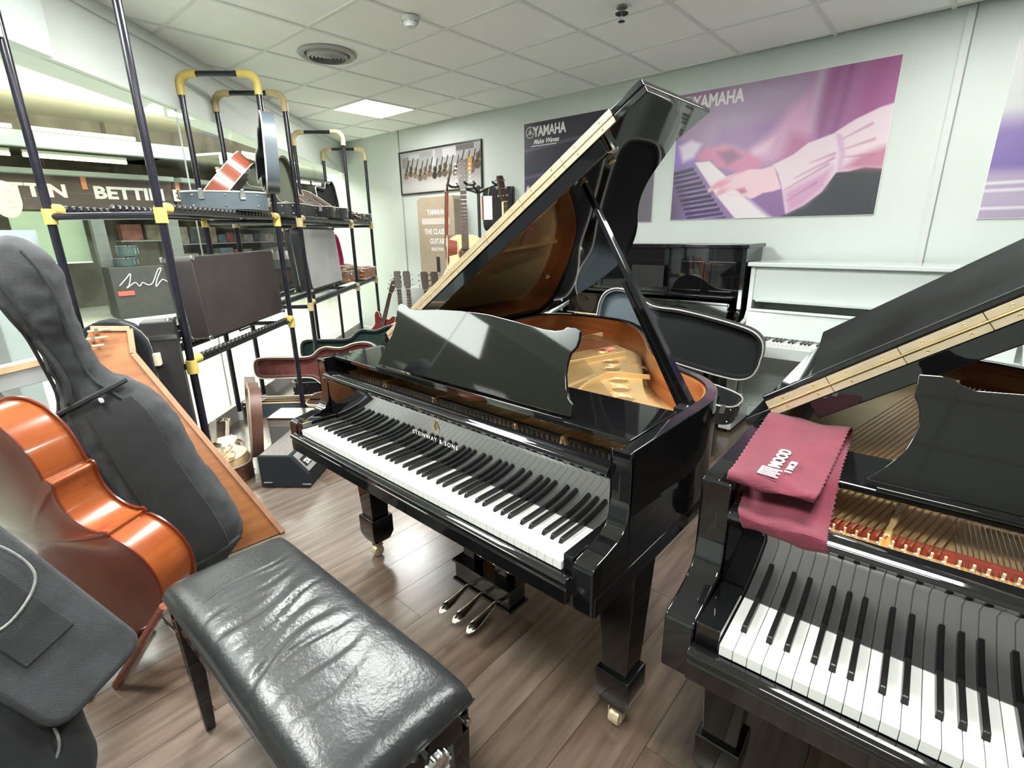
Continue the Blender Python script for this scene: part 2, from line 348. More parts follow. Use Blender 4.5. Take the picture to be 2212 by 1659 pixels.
# far shop fronts
FA = basis((-8.6, -5.5, 0), (-.03, 1, 0), (-1, -.03, 0), (0, 0, 1))       # local x along the shop front, y away, z up
FB = basis((-8.8, 1.85, 0), (-.42, .907, 0), (-.907, -.42, 0), (0, 0, 1))
shopw = mat('shop_interior', (.13, .125, .10), .8, col2=(.21, .20, .16), vscale=2.5)
brn = mat('brown_fascia', (.07, .05, .04), .5, var=.1, vscale=2)
band = mat('pale_blue_soffit', (.27, .33, .31), .5, var=.04, vscale=2)
for k, (F, Lx) in enumerate(((FA, 7.35), (FB, 9.0))):
    MB().box(0, Lx, 1.4, 1.5, 0, 3.9, F).build('wall_mall_%d' % (k+1), shopw, kind='structure')
    MB().box(0, Lx, -.12, .1, 1.93, 2.52, F).build('trim_%d' % (7+k), brn, kind='structure')
    MB().box(0, Lx, -.35, 1.4, 2.52, 2.60, F).build('trim_%d' % (9+k), band, kind='structure')
    MB().box(0, Lx, -1.55, -1.4, 2.80, 3.02, F).build('trim_%d' % (11+k), band, kind='structure')
    MB().box(0, Lx, -1.4, 1.4, 2.98, 3.02, F).build('trim_%d' % (13+k), mat('mall_cream', (.8, .76, .58)), kind='structure')
    for q, x in enumerate(np.arange(.4, Lx-1.2, 1.55)):
        t = thing('fluorescent_lamp', 'glowing fluorescent tubes above the shops across the mall', 'lamp', mw=F @ Matrix.Translation((x, 0, 0)), group='fluorescent tubes across the mall')
        MB().tube([(0, -1.62, 3.05), (1.4, -1.62, 3.05)], .03, 8).build('upper_tube', TUBE, t)
        MB().tube([(0, -.9, 2.74), (1.4, -.9, 2.74)], .028, 8).build('lower_tube', TUBE, t)
        MB().box(0, 1.4, -.94, -.86, 2.78, 2.82).build('lamp_tray', WHT, t)
for k, (F, x, sc, lb) in enumerate(((FA, 5.1, 1, 'leftmost'), (FA, 6.65, 1, 'second'), (FB, .55, 1, 'third'), (FB, 2.6, 1, 'fourth'), (FB, 4.8, 1, 'farthest'))):
    t = thing('shop_sign', 'white block lettering on brown shop fascia across the mall, ' + lb, 'sign', mw=F @ Matrix.Translation((x, -.125, 2.26)))
    text('lettering', 'BETTIN', .30, WHITEP, t, Matrix.Rotation(PI/2, 4, 'X') @ Matrix.Translation((-.62, -.1, 0)), .004, 1.18, bold=.012)
    if k < 4: MB().box(.78, .86, 0, .006, .05, .26).build('hanging_tag', mat('orange_tag', (.62, .25, .12), .6), t)
def mallbox(name, label, cat, F, x, y, z, sx, sy, sz, m, group=None):
    t = thing(name, label, cat, mw=F @ Matrix.Translation((x, y, z)), group=group)
    MB().box(0, sx, 0, sy, 0, sz).build('body', m, t, bevel=.01)
    return t
lgreen = mat('pale_green_panel', (.27, .36, .25), .5, var=.01)
t = mallbox('wall_board', 'large pale green board in the shop window across the mall', 'board', FA, 4.75, -.2, 1.02, 1.0, .05, .88, lgreen)
MB().box(0, 1.0, -.01, 0, -.03, 0).build('edge_strip', WHITEP, t)
for k, (x, lab) in enumerate(((5.78, 'grey square pillar beside the green board'), (7.0, 'grey pillar behind the near rack pole'))):
    mallbox('pillar', lab + ' across the mall', 'pillar', FA, x, -.6, .004, .2, .2, 1.93, mat('pillar_grey', (.13, .15, .135), .5, var=.05))
t = mallbox('display_counter', 'dark grey counter with a white signature across the mall', 'counter', FA, 5.72, -1.3, .004, 1.2, .5, .92, mat('dark_counter', (.045, .045, .043), .5, var=.1))
sg = []; P_ = [(.1, .60), (.22, .72), (.30, .80), (.25, .62), (.2, .55), (.34, .64), (.4, .57), (.46, .63), (.54, .58), (.62, .62), (.74, .84), (.80, .86), (.70, .68), (.66, .54), (.78, .66), (.86, .62), (.92, .70), (1.0, .66), (1.08, .74), (1.12, .66), (1.1, .60), (.98, .56)]
MB().tube([(p.x, -.012, p.y) for p in catmull(P_, 5, False)], .009, 5).build('signature', WHITEP, t)
MB().box(.05, .3, -.02, -.01, .42, .50).build('red_ribbon', mat('red_plastic', (.6, .1, .08), .5), t)
# drums and cartons on the counter and shelves behind
def drum(F, x, y, z, r, h, lab):
    t = thing('drum', lab, 'drum', mw=F @ Matrix.Translation((x, y, z)), group=None)
    MB().lathe([(r, 0), (r, h)], n=20).build('shell', mat('drum_shell', (.05, .08, .08), .3), t, smooth=True)
    MB().lathe([(r+.008, h-.012), (r+.008, h+.006), (r-.01, h+.006)], n=20).build('hoop', CHROME, t, smooth=True)
    MB().lathe([(r-.004, h), (.001, h+.002)], n=20).build('drumhead', WHITEP, t)
    for k in range(6): MB().box(-.006, .006, -.006, .006, .03, h-.03, Matrix.Translation((r*math.cos(k*1.047)*1.03, r*math.sin(k*1.047)*1.03, 0))).build('lug', CHROME, t)
drum(FA, 6.05, -1.05, .93, .19, .15, 'dark drum with chrome lugs on the counter across the mall, lower one'); drum(FA, 6.12, -1.05, 1.11, .16, .18, 'smaller drum stacked on the lower drum across the mall')
cols = [((.42, .16, .12), 'rusty red'), ((.30, .27, .18), 'olive brown'), ((.45, .42, .36), 'pale grey'), ((.16, .17, .16), 'charcoal'), ((.5, .38, .28), 'tan'), ((.2, .26, .28), 'slate blue')]
k = 0; prev = ''
for F, x0, x1, z0 in ((FA, 6.6, 7.3, 1.35), (FB, .9, 5.5, .75), (FB, .9, 5.5, 1.25)):
    x = x0
    while x < x1:
        wd = rng.uniform(.25, .5); c, cn = cols[k % 6]; k += 1
        t = mallbox('carton', f'{cn} box on the {"pillar" if F is FA else "lower" if z0 < 1 else "upper"} shop shelf across the mall, {"leftmost" if x == x0 else "after " + prev}', 'box', F, x, 1.0, z0+.03, wd*.85, .3, rng.uniform(.2, .4), mat('carton_'+cn.replace(' ', '_'), c, .7, var=.25, vscale=7), 'stock on the far shop shelves')
        x += wd; prev = cn if x < x0+2.4 else 'second ' + cn
    MB().box(x0-.05, x1+.2, .95, 1.35, z0, z0+.03, F).build('shop_shelf', LGREY, label='grey shelf board in the shop across the mall, %s' % ('in the near shop front' if F is FA else 'lower one behind the racks' if z0 < 1 else 'upper one behind the racks'), cat='shelf')
t = mallbox('curtain', 'red hanging banner in a shop front seen between the racks', 'banner', FB, 5.0, -.3, .6, .55, .04, 1.2, mat('red_banner', (.62, .09, .07), .6, var=.2, vscale=4))
t = mallbox('wall_panel', 'white wall panel of the mall corridor behind the racks', 'panel', FB, 6.2, -.5, .01, 2.6, .1, 1.9, mat('mall_white', (.72, .78, .74), .5))
t = mallbox('display_stand', 'black display counter with piled metal parts behind the long black case', 'counter', FB, 1.6, -1.1, .01, 3.0, .5, .85, BLK2)
for k in range(7):
    q = mallbox('drum_part', ('chrome', 'white', 'black', 'teal')[k % 4] + ' drum part on the black counter across the mall, ' + ('leftmost', 'second', 'third', 'middle', 'fifth', 'sixth', 'rightmost')[k], 'drum hardware', FB, 1.7+k*.4, -1.0, .86, .28, .25, float(rng.uniform(.08, .22)), [CHROME, WHITEP, BLK2, mat('teal_plastic', (.2, .5, .45), .5)][k % 4], 'hardware on the black counter')
# round sticker and grey notice on the glass
t = thing('glass_sticker', 'round peach sticker stuck on the shop window at the left edge', 'sticker', mw=basis(SD(-1.615, -.586, 1.60), -U, (0, 0, 1), Nn))
MB().lathe([(.075, 0), (.075, .002), (.001, .002)], n=36).build('disc', mat('peach_vinyl', (.72, .56, .38), .5), t)
MB().lathe([(.078, -.001), (.078, .001), (.074, .001)], n=36).build('rim', BIND, t)
for k in range(4): text('print_line', '- - -', .022, mat('brown_print', (.5, .25, .1), .6), t, Matrix.Translation((-.04, .03-k*.022, .003)))
t = thing('window_notice', 'pale grey sheet stuck on the window under the round sticker', 'notice', mw=basis(SD(-1.60, -.586, 1.40), -U, (0, 0, 1), Nn))
MB().box(-.09, .13, -.07, .07, 0, .003).build('sheet', mat('grey_sheet', (.38, .45, .46), .5), t)
# ------------------------------------------------------------ grand pianos
RIM = [(-.105, .15), (-.105, .5), (-.105, .9), (-.105, 1.3), (-.10, 1.52), (-.06, 1.62), (.03, 1.675), (.18, 1.70), (.33, 1.695), (.45, 1.655), (.56, 1.57), (.66, 1.46), (.76, 1.325), (.85, 1.18), (.93, 1.065), (1.02, .965), (1.11, .895), (1.20, .835), (1.265, .755), (1.30, .66), (1.31, .56), (1.31, .35), (1.31, .15)]
def rim_path(off=0):
    P = catmull(RIM, 4, False); out = []
    for i, p in enumerate(P):
        t = (P[min(i+1, len(P)-1)]-P[max(i-1, 0)]).normalized(); out.append(Vector((p.x+off*(-t.y), p.y+off*t.x)))   # left normal: outward
    return out
def ribbon(mb, o0, o1, z0, z1):
    A, B = rim_path(o0), rim_path(o1); return mb.loft([[Vector((a.x, a.y, z0)), Vector((a.x, a.y, z1)), Vector((b.x, b.y, z1)), Vector((b.x, b.y, z0))] for a, b in zip(A, B)])
BLACKPOS = [1, 4, 6, 9, 11, 13]
def keyboard(root, w=.72, v0=0):
    wk = MB().box(.0004, .0231, 0, .158, -.022, 0).build('white_key', KEYW, root, bevel=.0012, seg=2); wk.location = (0, v0, w)
    for k in range(1, 52): copy_obj(wk, root, (k*.02356, v0, w))
    bk = MB().loft([[Vector((-.0055, .053, -.003)), Vector((.0055, .053, -.003)), Vector((.0055, .16, -.003)), Vector((-.0055, .16, -.003))], [Vector((-.0045, .060, .0115)), Vector((.0045, .060, .0115)), Vector((.0045, .16, .0125)), Vector((-.0045, .16, .0125))]])
    proto = None; names = 'ABCDEFG'
    for k in range(1, 52):
        prev = names[(k-1) % 7]
        if prev in 'ACDFG':
            sh = {'A': .002, 'C': -.0025, 'D': .0025, 'F': -.003, 'G': 0}[prev]
            if proto is None: proto = bk.build('black_key', KEYB, root, bevel=.0018, seg=2); proto.location = (k*.02356+sh, v0, w)
            else: copy_obj(proto, root, (k*.02356+sh, v0, w))
def leg(root, x, y, top):
    def ring(h, z): return [Vector((x+a*h, y+b*h, z)) for a, b in ((-1, -1), (1, -1), (1, 1), (-1, 1))]
    l = MB().loft([ring(.058, top), ring(.041, .21), ring(.041, .205)]).build('leg', BLK, root, bevel=.003)
    MB().loft([ring(.052, .212), ring(.054, .205), ring(.054, .125), ring(.040, .085)]).build('leg_block', BLK, l, bevel=.003)
    c = MB().lathe([(.022, .088), (.022, .075), (.012, .07), (.012, .05)], (x, y, 0), 16).build('caster', BRASS, l, smooth=True)
    R = Matrix.Rotation(PI/2, 3, 'Y')
    q = MB(); q.lathe([(.024, -.016), (.026, -.012), (.026, .012), (.024, .016)], (x, y-.008, .0265), 20, R); q.box(x-.022, x-.018, y-.02, y+.006, .02, .062); q.box(x+.018, x+.022, y-.02, y+.006, .02, .062); q.box(x-.022, x+.022, y-.016, y+.010, .056, .064)
    q.build('wheel', BRASSP, l, smooth=True)
def grand(name, label, O, ph, theta, fold, shelf_v, desk_pts, rimmat, copper, prop):
    root = thing(name, label, 'piano', (O[0], O[1], 0), ph)
    UL, UR, WT = -.105, 1.31, .96
    # rim
    ribbon(MB(), -.002, -.036, .612, WT).build('rim', BLK, root, smooth=True, bevel=.004)
    ib = MB(); A_, B_ = [p for p in rim_path(-.036) if p.y > .3], [p for p in rim_path(-.041) if p.y > .3]; n_ = min(len(A_), len(B_))
    ib.loft([[Vector((a.x, a.y, .70)), Vector((a.x, a.y, .952)), Vector((b.x, b.y, .952)), Vector((b.x, b.y, .70))] for a, b in zip(A_[:n_], B_[:n_])]).build('inner_rim', rimmat, root, smooth=True)
    # cheeks
    prof = [(0, .612), (0, .722), (.004, .732), (.014, .737), (.06, .744), (.10, .753), (.126, .765), (.142, .79), (.15, .83), (.152, .88), (.148, .93), (.142, .9585), (.153, .9585), (.153, .612)]
    for a, b in ((UL+.002, -.046), (UR-.056, UR-.002)):
        MB().prism(prof, a, b, lambda v, w_, u: (u, v, w_)).build('cheek', BLK, root, bevel=.005, seg=3)
    for a, b in ((-.045, -.0015), (1.2265, UR-.057)):
        MB().box(a, b, .004, .15, .66, .742).build('key_block', BLK, root, bevel=.003)
    # key bed, key slip
    MB().box(UL, UR, .01, .62, .604, .655).build('key_bed', BLK, root, bevel=.003)
    ks = [(-.024, .634), (-.024, .672), (-.020, .676), (-.028, .684), (-.028, .694), (-.02, .699), (-.004, .699), (-.004, .634)]
    MB().prism(ks, -.047, UR-.055, lambda v, w_, u: (u, v, w_)).build('key_slip', BLK, root, bevel=.002)
    MB().box(-.047, UR-.055, .0, .02, .655, .69).build('key_frame', BLK2, root)
    keyboard(root)
    # fallboard
    fb = [(.152, .7215), (.150, .865), (.146, .880), (.132, .888), (.128, .896), (.131, .905), (.142, .910), (.176, .910), (.176, .7215)]
    MB().prism(fb, -.045, UR-.055, lambda v, w_, u: (u, v, w_)).build('fallboard', BLK, root, bevel=.002, ang=25)
    # music shelf, desk
    MB().box(-.066, 1.27, shelf_v, .46, .944, .960).build('music_shelf', BLK, root, bevel=.003)
    by = shelf_v+.03
    t = Vector((0, .095, .212)).normalized(); nn = Vector((1, 0, 0)).cross(t)
    d = MB().prism(desk_pts, -.012, 0, lambda a, b, h: Vector((a, by, .963))+t*b - nn*h).build('music_desk', BLK, root, bevel=.002)
    MB().box(desk_pts[0][0]+.02, desk_pts[-1][0]-.01, by-.035, by-.028, .960, .968).build('desk_ledge', BLK, d, bevel=.001)
    for k in range(2): MB().cbox((.45+.4*k, by+.12, 1.03), (.02, .19, .01), Matrix.Rotation(-.7, 3, 'X')).build('desk_prop', BLK2, d)
    # inside: soundboard, plate, pins, strings
    P = [q for q in rim_path(-.04)]
    MB().prism([(p.x, max(p.y, .18)) for p in P], .80, .815, lambda a, b, h: (a, b, h)).build('soundboard', SBOARD, root)
    Q = catmull([(-.03, .18), (.6, .18), (1.22, .18), (1.225, .5), (1.19, .64), (1.12, .69), (1.06, .735), (1.0, .81), (.93, .92), (.875, 1.02), (.81, 1.14), (.73, 1.28), (.66, 1.36), (.543, 1.43), (.40, 1.53), (.25, 1.57), (.06, 1.55), (-.02, 1.42), (-.03, .9)], 3)
    pl = MB().prism([(p.x, max(p.y, .18)) for p in Q], .845, .866, lambda a, b, h: (a, b, h)).build('iron_plate', GOLD, root, bevel=.003)
    for (x, y) in ((.669, 1.119), (.738, 1.012), (.848, .881), (.912, .787), (.974, .70), (.50, 1.30)):
        MB().lathe([(.043, .866), (.041, .871), (.037, .872), (.034, .869), (.0335, .8665)], (x, y, 0), 24).build('plate_ring', GOLD, pl, smooth=True)
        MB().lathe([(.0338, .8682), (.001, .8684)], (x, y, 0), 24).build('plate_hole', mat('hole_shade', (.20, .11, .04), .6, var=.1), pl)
    def strut(pts, h=.028, r=.011):
        MB().loft([[Vector((p.x-r, p.y, .866)), Vector((p.x-r*.5, p.y, .866+h)), Vector((p.x+r*.5, p.y, .866+h)), Vector((p.x+r, p.y, .866))] for p in [Vector(q) for q in pts]]).build('plate_strut', GOLD, pl, smooth=True, bevel=.002)
    strut([(.20, .25), (.27, 1.0), (.33, 1.58)]); strut([(.49, .25), (.53, .88), (.56, 1.0), (.645, 1.28)], .022, .009); strut(catmull([(.865, .25), (.85, .53), (.80, .70), (.775, .843), (.80, .935), (.92, .985)], 5, False), .020, .008); strut([(1.04, .25), (1.06, .58)])
    if not copper: text('plate_casting', 'Steinway', .05, GOLD, pl, Matrix.Translation((.70, 1.17, .867)) @ Matrix.Rotation(-.35, 4, 'Z'), .003)
    pin = MB(); st = MB(); cs = MB(); ag = MB()
    for k in range(70):
        u = -.03 + k*.0178
        if 0 <= u <= 1.22:
            for r in range(3): pin.cbox((u+.004*r, .185+.019*r, .885), (.0036, .0036, .032), Matrix.Rotation(.2, 3, 'X'))
            y1 = .20 + .3
    for k in range(120):
        u0 = .30+.92*k/119; du = -.10*(1-k/119)
        lim = 1.46*(1-k/119)**.8 + .52; 
        if abs(u0-.49) < .012 or abs(u0-.765) < .012 or abs(u0-1.04) < .012: continue
        # stop short of the holes
        lim = min(lim, 1.02-1.05*(u0-.62)) if u0 > .55 else min(lim, 1.5-.6*(u0-.3))
        lim = max(lim, .5)
        st.tube([(u0, .24, .880), (u0+du*.3, lim, .882)], .0012, 4)
    for k in range(26):
        u0 = -.04+.0125*k; L_ = 1.52-.004*k
        cs.tube([(u0, .24, .892), (u0+.06, .48, .893), (u0+.30, L_, .894)], .0019 if copper else .0016, 5)
    pin.build('tuning_pins', STEEL if not copper else BRASSP, pl, kind='stuff')
    MB().box(-.04, 1.25, .18, .26, .866, .870).build('pin_field', GOLD if copper else KEYB, pl)
    MB().box(-.03, 1.24, .262, .275, .868, .886).build('felt_strip', mat('dull_red_felt', (.20, .03, .015), .9, var=.2, vscale=50) if copper else KEYB, pl)
    MB().box(.28, .55, 1.30, 1.36, .870, .876).build('bass_felt', FELTP, pl)
    st.build('treble_strings', STEEL, root, kind='stuff'); cs.build('bass_strings', COPPER, root, kind='stuff')
    for k, (a, b) in enumerate(((.35, .48), (.5, .75), (.78, 1.03))): MB().cbox(((a+b)/2, .52, .893), (b-a, .022, .014)).build('damper_rail', KEYB, root, bevel=.002)
    # lid
    cth, sth = math.cos(theta), math.sin(theta); u0, w0 = -.098, .956
    LM = basis((u0, 0, w0), (cth, 0, sth), (0, 1, 0), (-sth, 0, cth))
    lp = [((p.x-u0)*1.024, p.y) for p in rim_path(.014) if p.y > fold]
    lp = [(lp[0][0], fold)] + lp + [(lp[-1][0], fold)]
    lid = MB().prism(lp[::-1], 0, .02, lambda a, b, h: LM @ Vector((a, b, h))).build('lid', BLK, root, bevel=.003, seg=2)
    W_ = (1.31-u0+.014)*1.024
    FM = LM @ Matrix.Translation((0, fold, .0215)) @ Matrix.Rotation(math.radians(9 if copper else 0), 4, 'X')
    MB().box(.15 if copper else 0, W_, .001, .425, 0, .019, FM).build('lid_flap', FLAPM if copper else BLK, root, bevel=.004, seg=2)
    n = 7 if not copper else 9; a0, a1 = .045, W_-.10
    MB().box(.13, W_-.16, fold+.002, fold+.020, -.045, 0, LM).build('lid_moulding', BLK, lid, bevel=.003)
    if copper: MB().box(a0, W_, fold-.003, fold+.012, .0405, .056, LM).build('flap_bead', BLK, lid, bevel=.005, seg=3)
    for k in range(n):
        x0, x1 = a0+(a1-a0)*k/n+.0006, a0+(a1-a0)*(k+1)/n-.0006
        for h0, h1 in ((.001, .0175), (.024, .0400)):
            hl = MB().box(x0, x1, fold-.0035, fold, h0, h1, LM).build('hinge_leaf', BRASSP, lid, bevel=.0006, seg=1)
            sc = MB()
            for q in range(2):
                c = LM @ Vector((x0+(x1-x0)*(.28+.5*q), fold-.0036, (h0+h1)/2)); R = (LM.to_3x3() @ Matrix.Rotation(PI/2, 3, 'X'))
                sc.lathe([(.0032, 0), (.0022, .0012), (.0003, .0003)], c, 8, R)
            sc.build('screw', BRASS, hl)
    MB().tube([LM @ Vector((a0, fold-.003, .0207)), LM @ Vector((a1, fold-.003, .0207))], .0032, 8).build('hinge_knuckle', BRASS, lid, smooth=True)
    # prop stick
    b_ = Vector((1.245, .60, .935)); t_ = LM @ Vector((prop[0], prop[1], -.004)); dv = (t_-b_).normalized(); sd = dv.cross(Vector((0, 1, 0))).normalized(); s2 = dv.cross(sd)
    def bar(p, q, r0, r1, k=1.35): return [[p+sd*a*r0+s2*b*r0*k for a, b in ((-1, -1), (1, -1), (1, 1), (-1, 1))], [q+sd*a*r1+s2*b*r1*k for a, b in ((-1, -1), (1, -1), (1, 1), (-1, 1))]]
    ps = MB().loft(bar(b_, t_, .012, .0075)).build('prop_stick', BLK, root, bevel=.003)
    MB().loft(bar(b_+sd*.024, b_+sd*.020+dv*.42, .010, .007)).build('short_prop', BLK, root, bevel=.002)
    MB().cbox(b_+Vector((0, -.012, -.005)), (.05, .09, .02)).build('prop_base', BLK2, ps, bevel=.003)
    MB().cbox(b_+Vector((.012, -.045, .008)), (.008, .03, .006), Matrix.Rotation(.6, 3, 'Z')).build('prop_plate', CHROME, ps)
    for (a, b) in ((prop[0], prop[1]), (prop[0]+.1, prop[1]+.02), (.5, 1.1)):
        MB().lathe([(.012, -.001), (.012, -.006), (.004, -.008)], LM @ Vector((a, b, 0)), 12, LM.to_3x3()).build('lid_button', BRASS, lid, smooth=True)
    MB().lathe([(.013, 0), (.013, -.03), (.009, -.034)], LM @ Vector((W_-.16, fold+.05, 0)), 14, LM.to_3x3()).build('lid_lock', CHROME, lid, smooth=True)
    # legs
    leg(root, -.028, .29, .61); leg(root, 1.235, .29, .61); leg(root, .17, 1.42, .70)
    # lyre
    c = .615
    ly = MB().box(c-.145, c+.145, .325, .415, .105, .180).build('lyre_box', BLK, root, bevel=.004)
    MB().box(c-.155, c+.155, .317, .423, .180, .192).build('lyre_cap', BLK, ly, bevel=.003)
    MB().box(c-.155, c+.155, .317, .423, .093, .105).build('lyre_base', BLK, ly, bevel=.003)
    for s in (-1, 1): MB().box(c+s*.085-.03, c+s*.085+.03, .345, .395, .190, .604).build('lyre_post', BLK, ly, bevel=.004)
    MB().box(c-.125, c+.125, .35, .39, .30, .604).build('lyre_panel', BLK, ly, bevel=.003)
    for s in (-1, 0, 1):
        x = c+s*.075
        pts = [(x, .36, .10), (x, .32, .10), (x, .275, .086), (x, .232, .080), (x, .192, .074)]; rs = [.012, .012, .012, .024, .021]
        rings = [[Vector((p[0]+r*math.cos(q*PI/6), p[1]+(.012*math.sin(q*PI/6) if i == 4 else 0), p[2]+.009*math.sin(q*PI/6))) for q in range(12)] for i, (p, r) in enumerate(zip(pts, rs))]
        rings.append([Vector((x+.006*math.cos(q*PI/6), .177+.004*math.sin(q*PI/6), .066+.003*math.sin(q*PI/6))) for q in range(12)])
        MB().loft(rings).build('pedal', PEDAL, ly, smooth=True, sub=1)
    MB().tube([(c-.1, .42, .60), (c-.1, .7, .60)], .006).build('lyre_brace', BRASS, ly)
    return root
DESK1 = [(.21, .0), (.225, .061), (.246, .117), (.251, .171), (.236, .205), (.237, .231), (.250, .238), (.272, .237), (.29, .228), (.306, .224), (.346, .222), (.456, .234), (.57, .24), (.698, .239), (.816, .229), (.924, .219), (.965, .218), (.99, .225), (1.0, .233), (1.03, .235), (1.044, .229), (1.048, .205), (1.046, .183), (1.032, .164), (1.03, .138), (1.034, .107), (1.048, .071), (1.062, .046), (1.079, .033), (1.082, 0)]
gp = grand('grand_piano', 'glossy black grand piano in the middle with gold plate, open lid and lyre emblem', (2.122, -1.079), -.0134, math.radians(33.2), .47, .205, DESK1, RIMW, False, (1.13, .606))
DESK2 = [(.150, 0), (.175, .03), (.197, .063), (.205, .09), (.211, .12), (.208, .145), (.202, .163), (.196, .172), (.195, .215), (.225, .217), (.245, .215), (.256, .206), (.275, .199), (.298, .200), (.36, .205), (.6, .215), (.84, .205), (.90, .20), (.925, .2), (.944, .207), (.955, .216), (.975, .218), (1.005, .216), (1.004, .172), (.998, .163), (.992, .145), (.989, .12), (.995, .09), (1.003, .063), (1.025, .03), (1.05, 0)]
gp2 = grand('grand_piano', 'black grand piano at the right edge with a crimson cloth on its front corner', (3.699, -1.104), .038, math.radians(35.5), .53, .285, DESK2, RIMD, True, (1.13, .62))
# brand letters and lyre on the middle piano's fallboard
MF = basis((.498, .1505, .792), (1, 0, 0), (0, 0, 1), (0, -1, 0))
text('brand_letters', 'STEINWAY & SONS', .0205, PEARL, gp, MF, .0005, 1.0, space=1.32)
lyre = MB()
for s in (-1, 1):
    lyre.tube([MF @ Vector(q) for q in [(.125+s*.003, .040, .001), (.125+s*.013, .046, .001), (.125+s*.012, .056, .001), (.125+s*.005, .066, .001), (.125+s*.007, .076, .001), (.125+s*.013, .080, .001)]], .0016, 5)
for s in (-.35, 0, .35): lyre.tube([MF @ Vector((.125+s*.012, .046, .001)), MF @ Vector((.125+s*.012, .078, .001))], .0006, 4)
lyre.tube([MF @ Vector((.115, .078, .001)), MF @ Vector((.135, .078, .001))], .0013, 5); lyre.tube([MF @ Vector((.113, .036, .001)), MF @ Vector((.137, .036, .001))], .002, 5)
lyre.build('lyre_emblem', BRASS, gp, smooth=True)
# cloth on the right piano
ct = thing('polishing_cloth', 'crimson suede cloth with white print, folded over the right piano front corner', 'cloth', (3.699, -1.104, 0), .038)
def zz(a, k): return .002*math.sin(17*a+k)*math.sin(9*k+3*a)
path = [(.128, .888), (.125, .898), (.128, .911), (.15, .914), (.19, .918), (.24, .935), (.28, .958), (.33, .9625), (.42, .963), (.50, .963), (.535, .966), (.545, .975), (.53, .987), (.49, .992), (.42, .986), (.34, .980), (.27, .975), (.20, .971), (.178, .968), (.168, .961), (.170, .955)]
pp_ = catmull(path, 4, False)
def cl(i, j):
    k = i*(len(pp_)-1); a = int(min(k, len(pp_)-2)); p = pp_[a].lerp(pp_[a+1], k-a)
    if i < .5: u_l = -.012-.055*min(1, i/.45); u_r = .125-.02*min(1, i/.45)
    else: u_l = -.07+.008*(i-.5)*2; u_r = .105-.018*(i-.5)*2
    if i < .03 or i > .97: jag = .0
    jag = .0016*((int(i*160) % 2)*2-1)
    u = u_l+jag+(u_r-u_l-2*jag)*j
    return (u, p.x+.006*math.sin(6*j+2*i)*(.3 if i < .1 else 1)*.4, p.y+.0025*math.sin(j*7+i*21)+.002*math.sin(j*15-i*40)*.5)
MB().grid(cl, 160, 40).build('cloth_sheet', CLOTH, ct, smooth=True, solid=.0016)
MC = Matrix.Translation((.012, .192, .9735)) @ Matrix.Rotation(math.radians(87), 4, 'Z') @ Matrix.Rotation(math.radians(-3.4), 4, 'Y')
text('print_letters', 'MOOD', .030, WHITEP, ct, MC @ Matrix.Translation((.036, -.002, .0045)), .0008, .95, bold=.0006)
text('print_letters', '1 MCB', .017, WHITEP, ct, MC @ Matrix.Translation((.028, -.024, .0045)), .0008, 1.1, bold=.0004)
lg = MB()
for k in range(5): lg.box(-.004+k*.0075, -.0005+k*.0075, -.004 if k in (1, 3) else -.01, .026, .0045, .0055, MC)
lg.box(-.004, .030, .023, .027, .0045, .0055, MC)
lg.build('print_logo', WHITEP, ct)
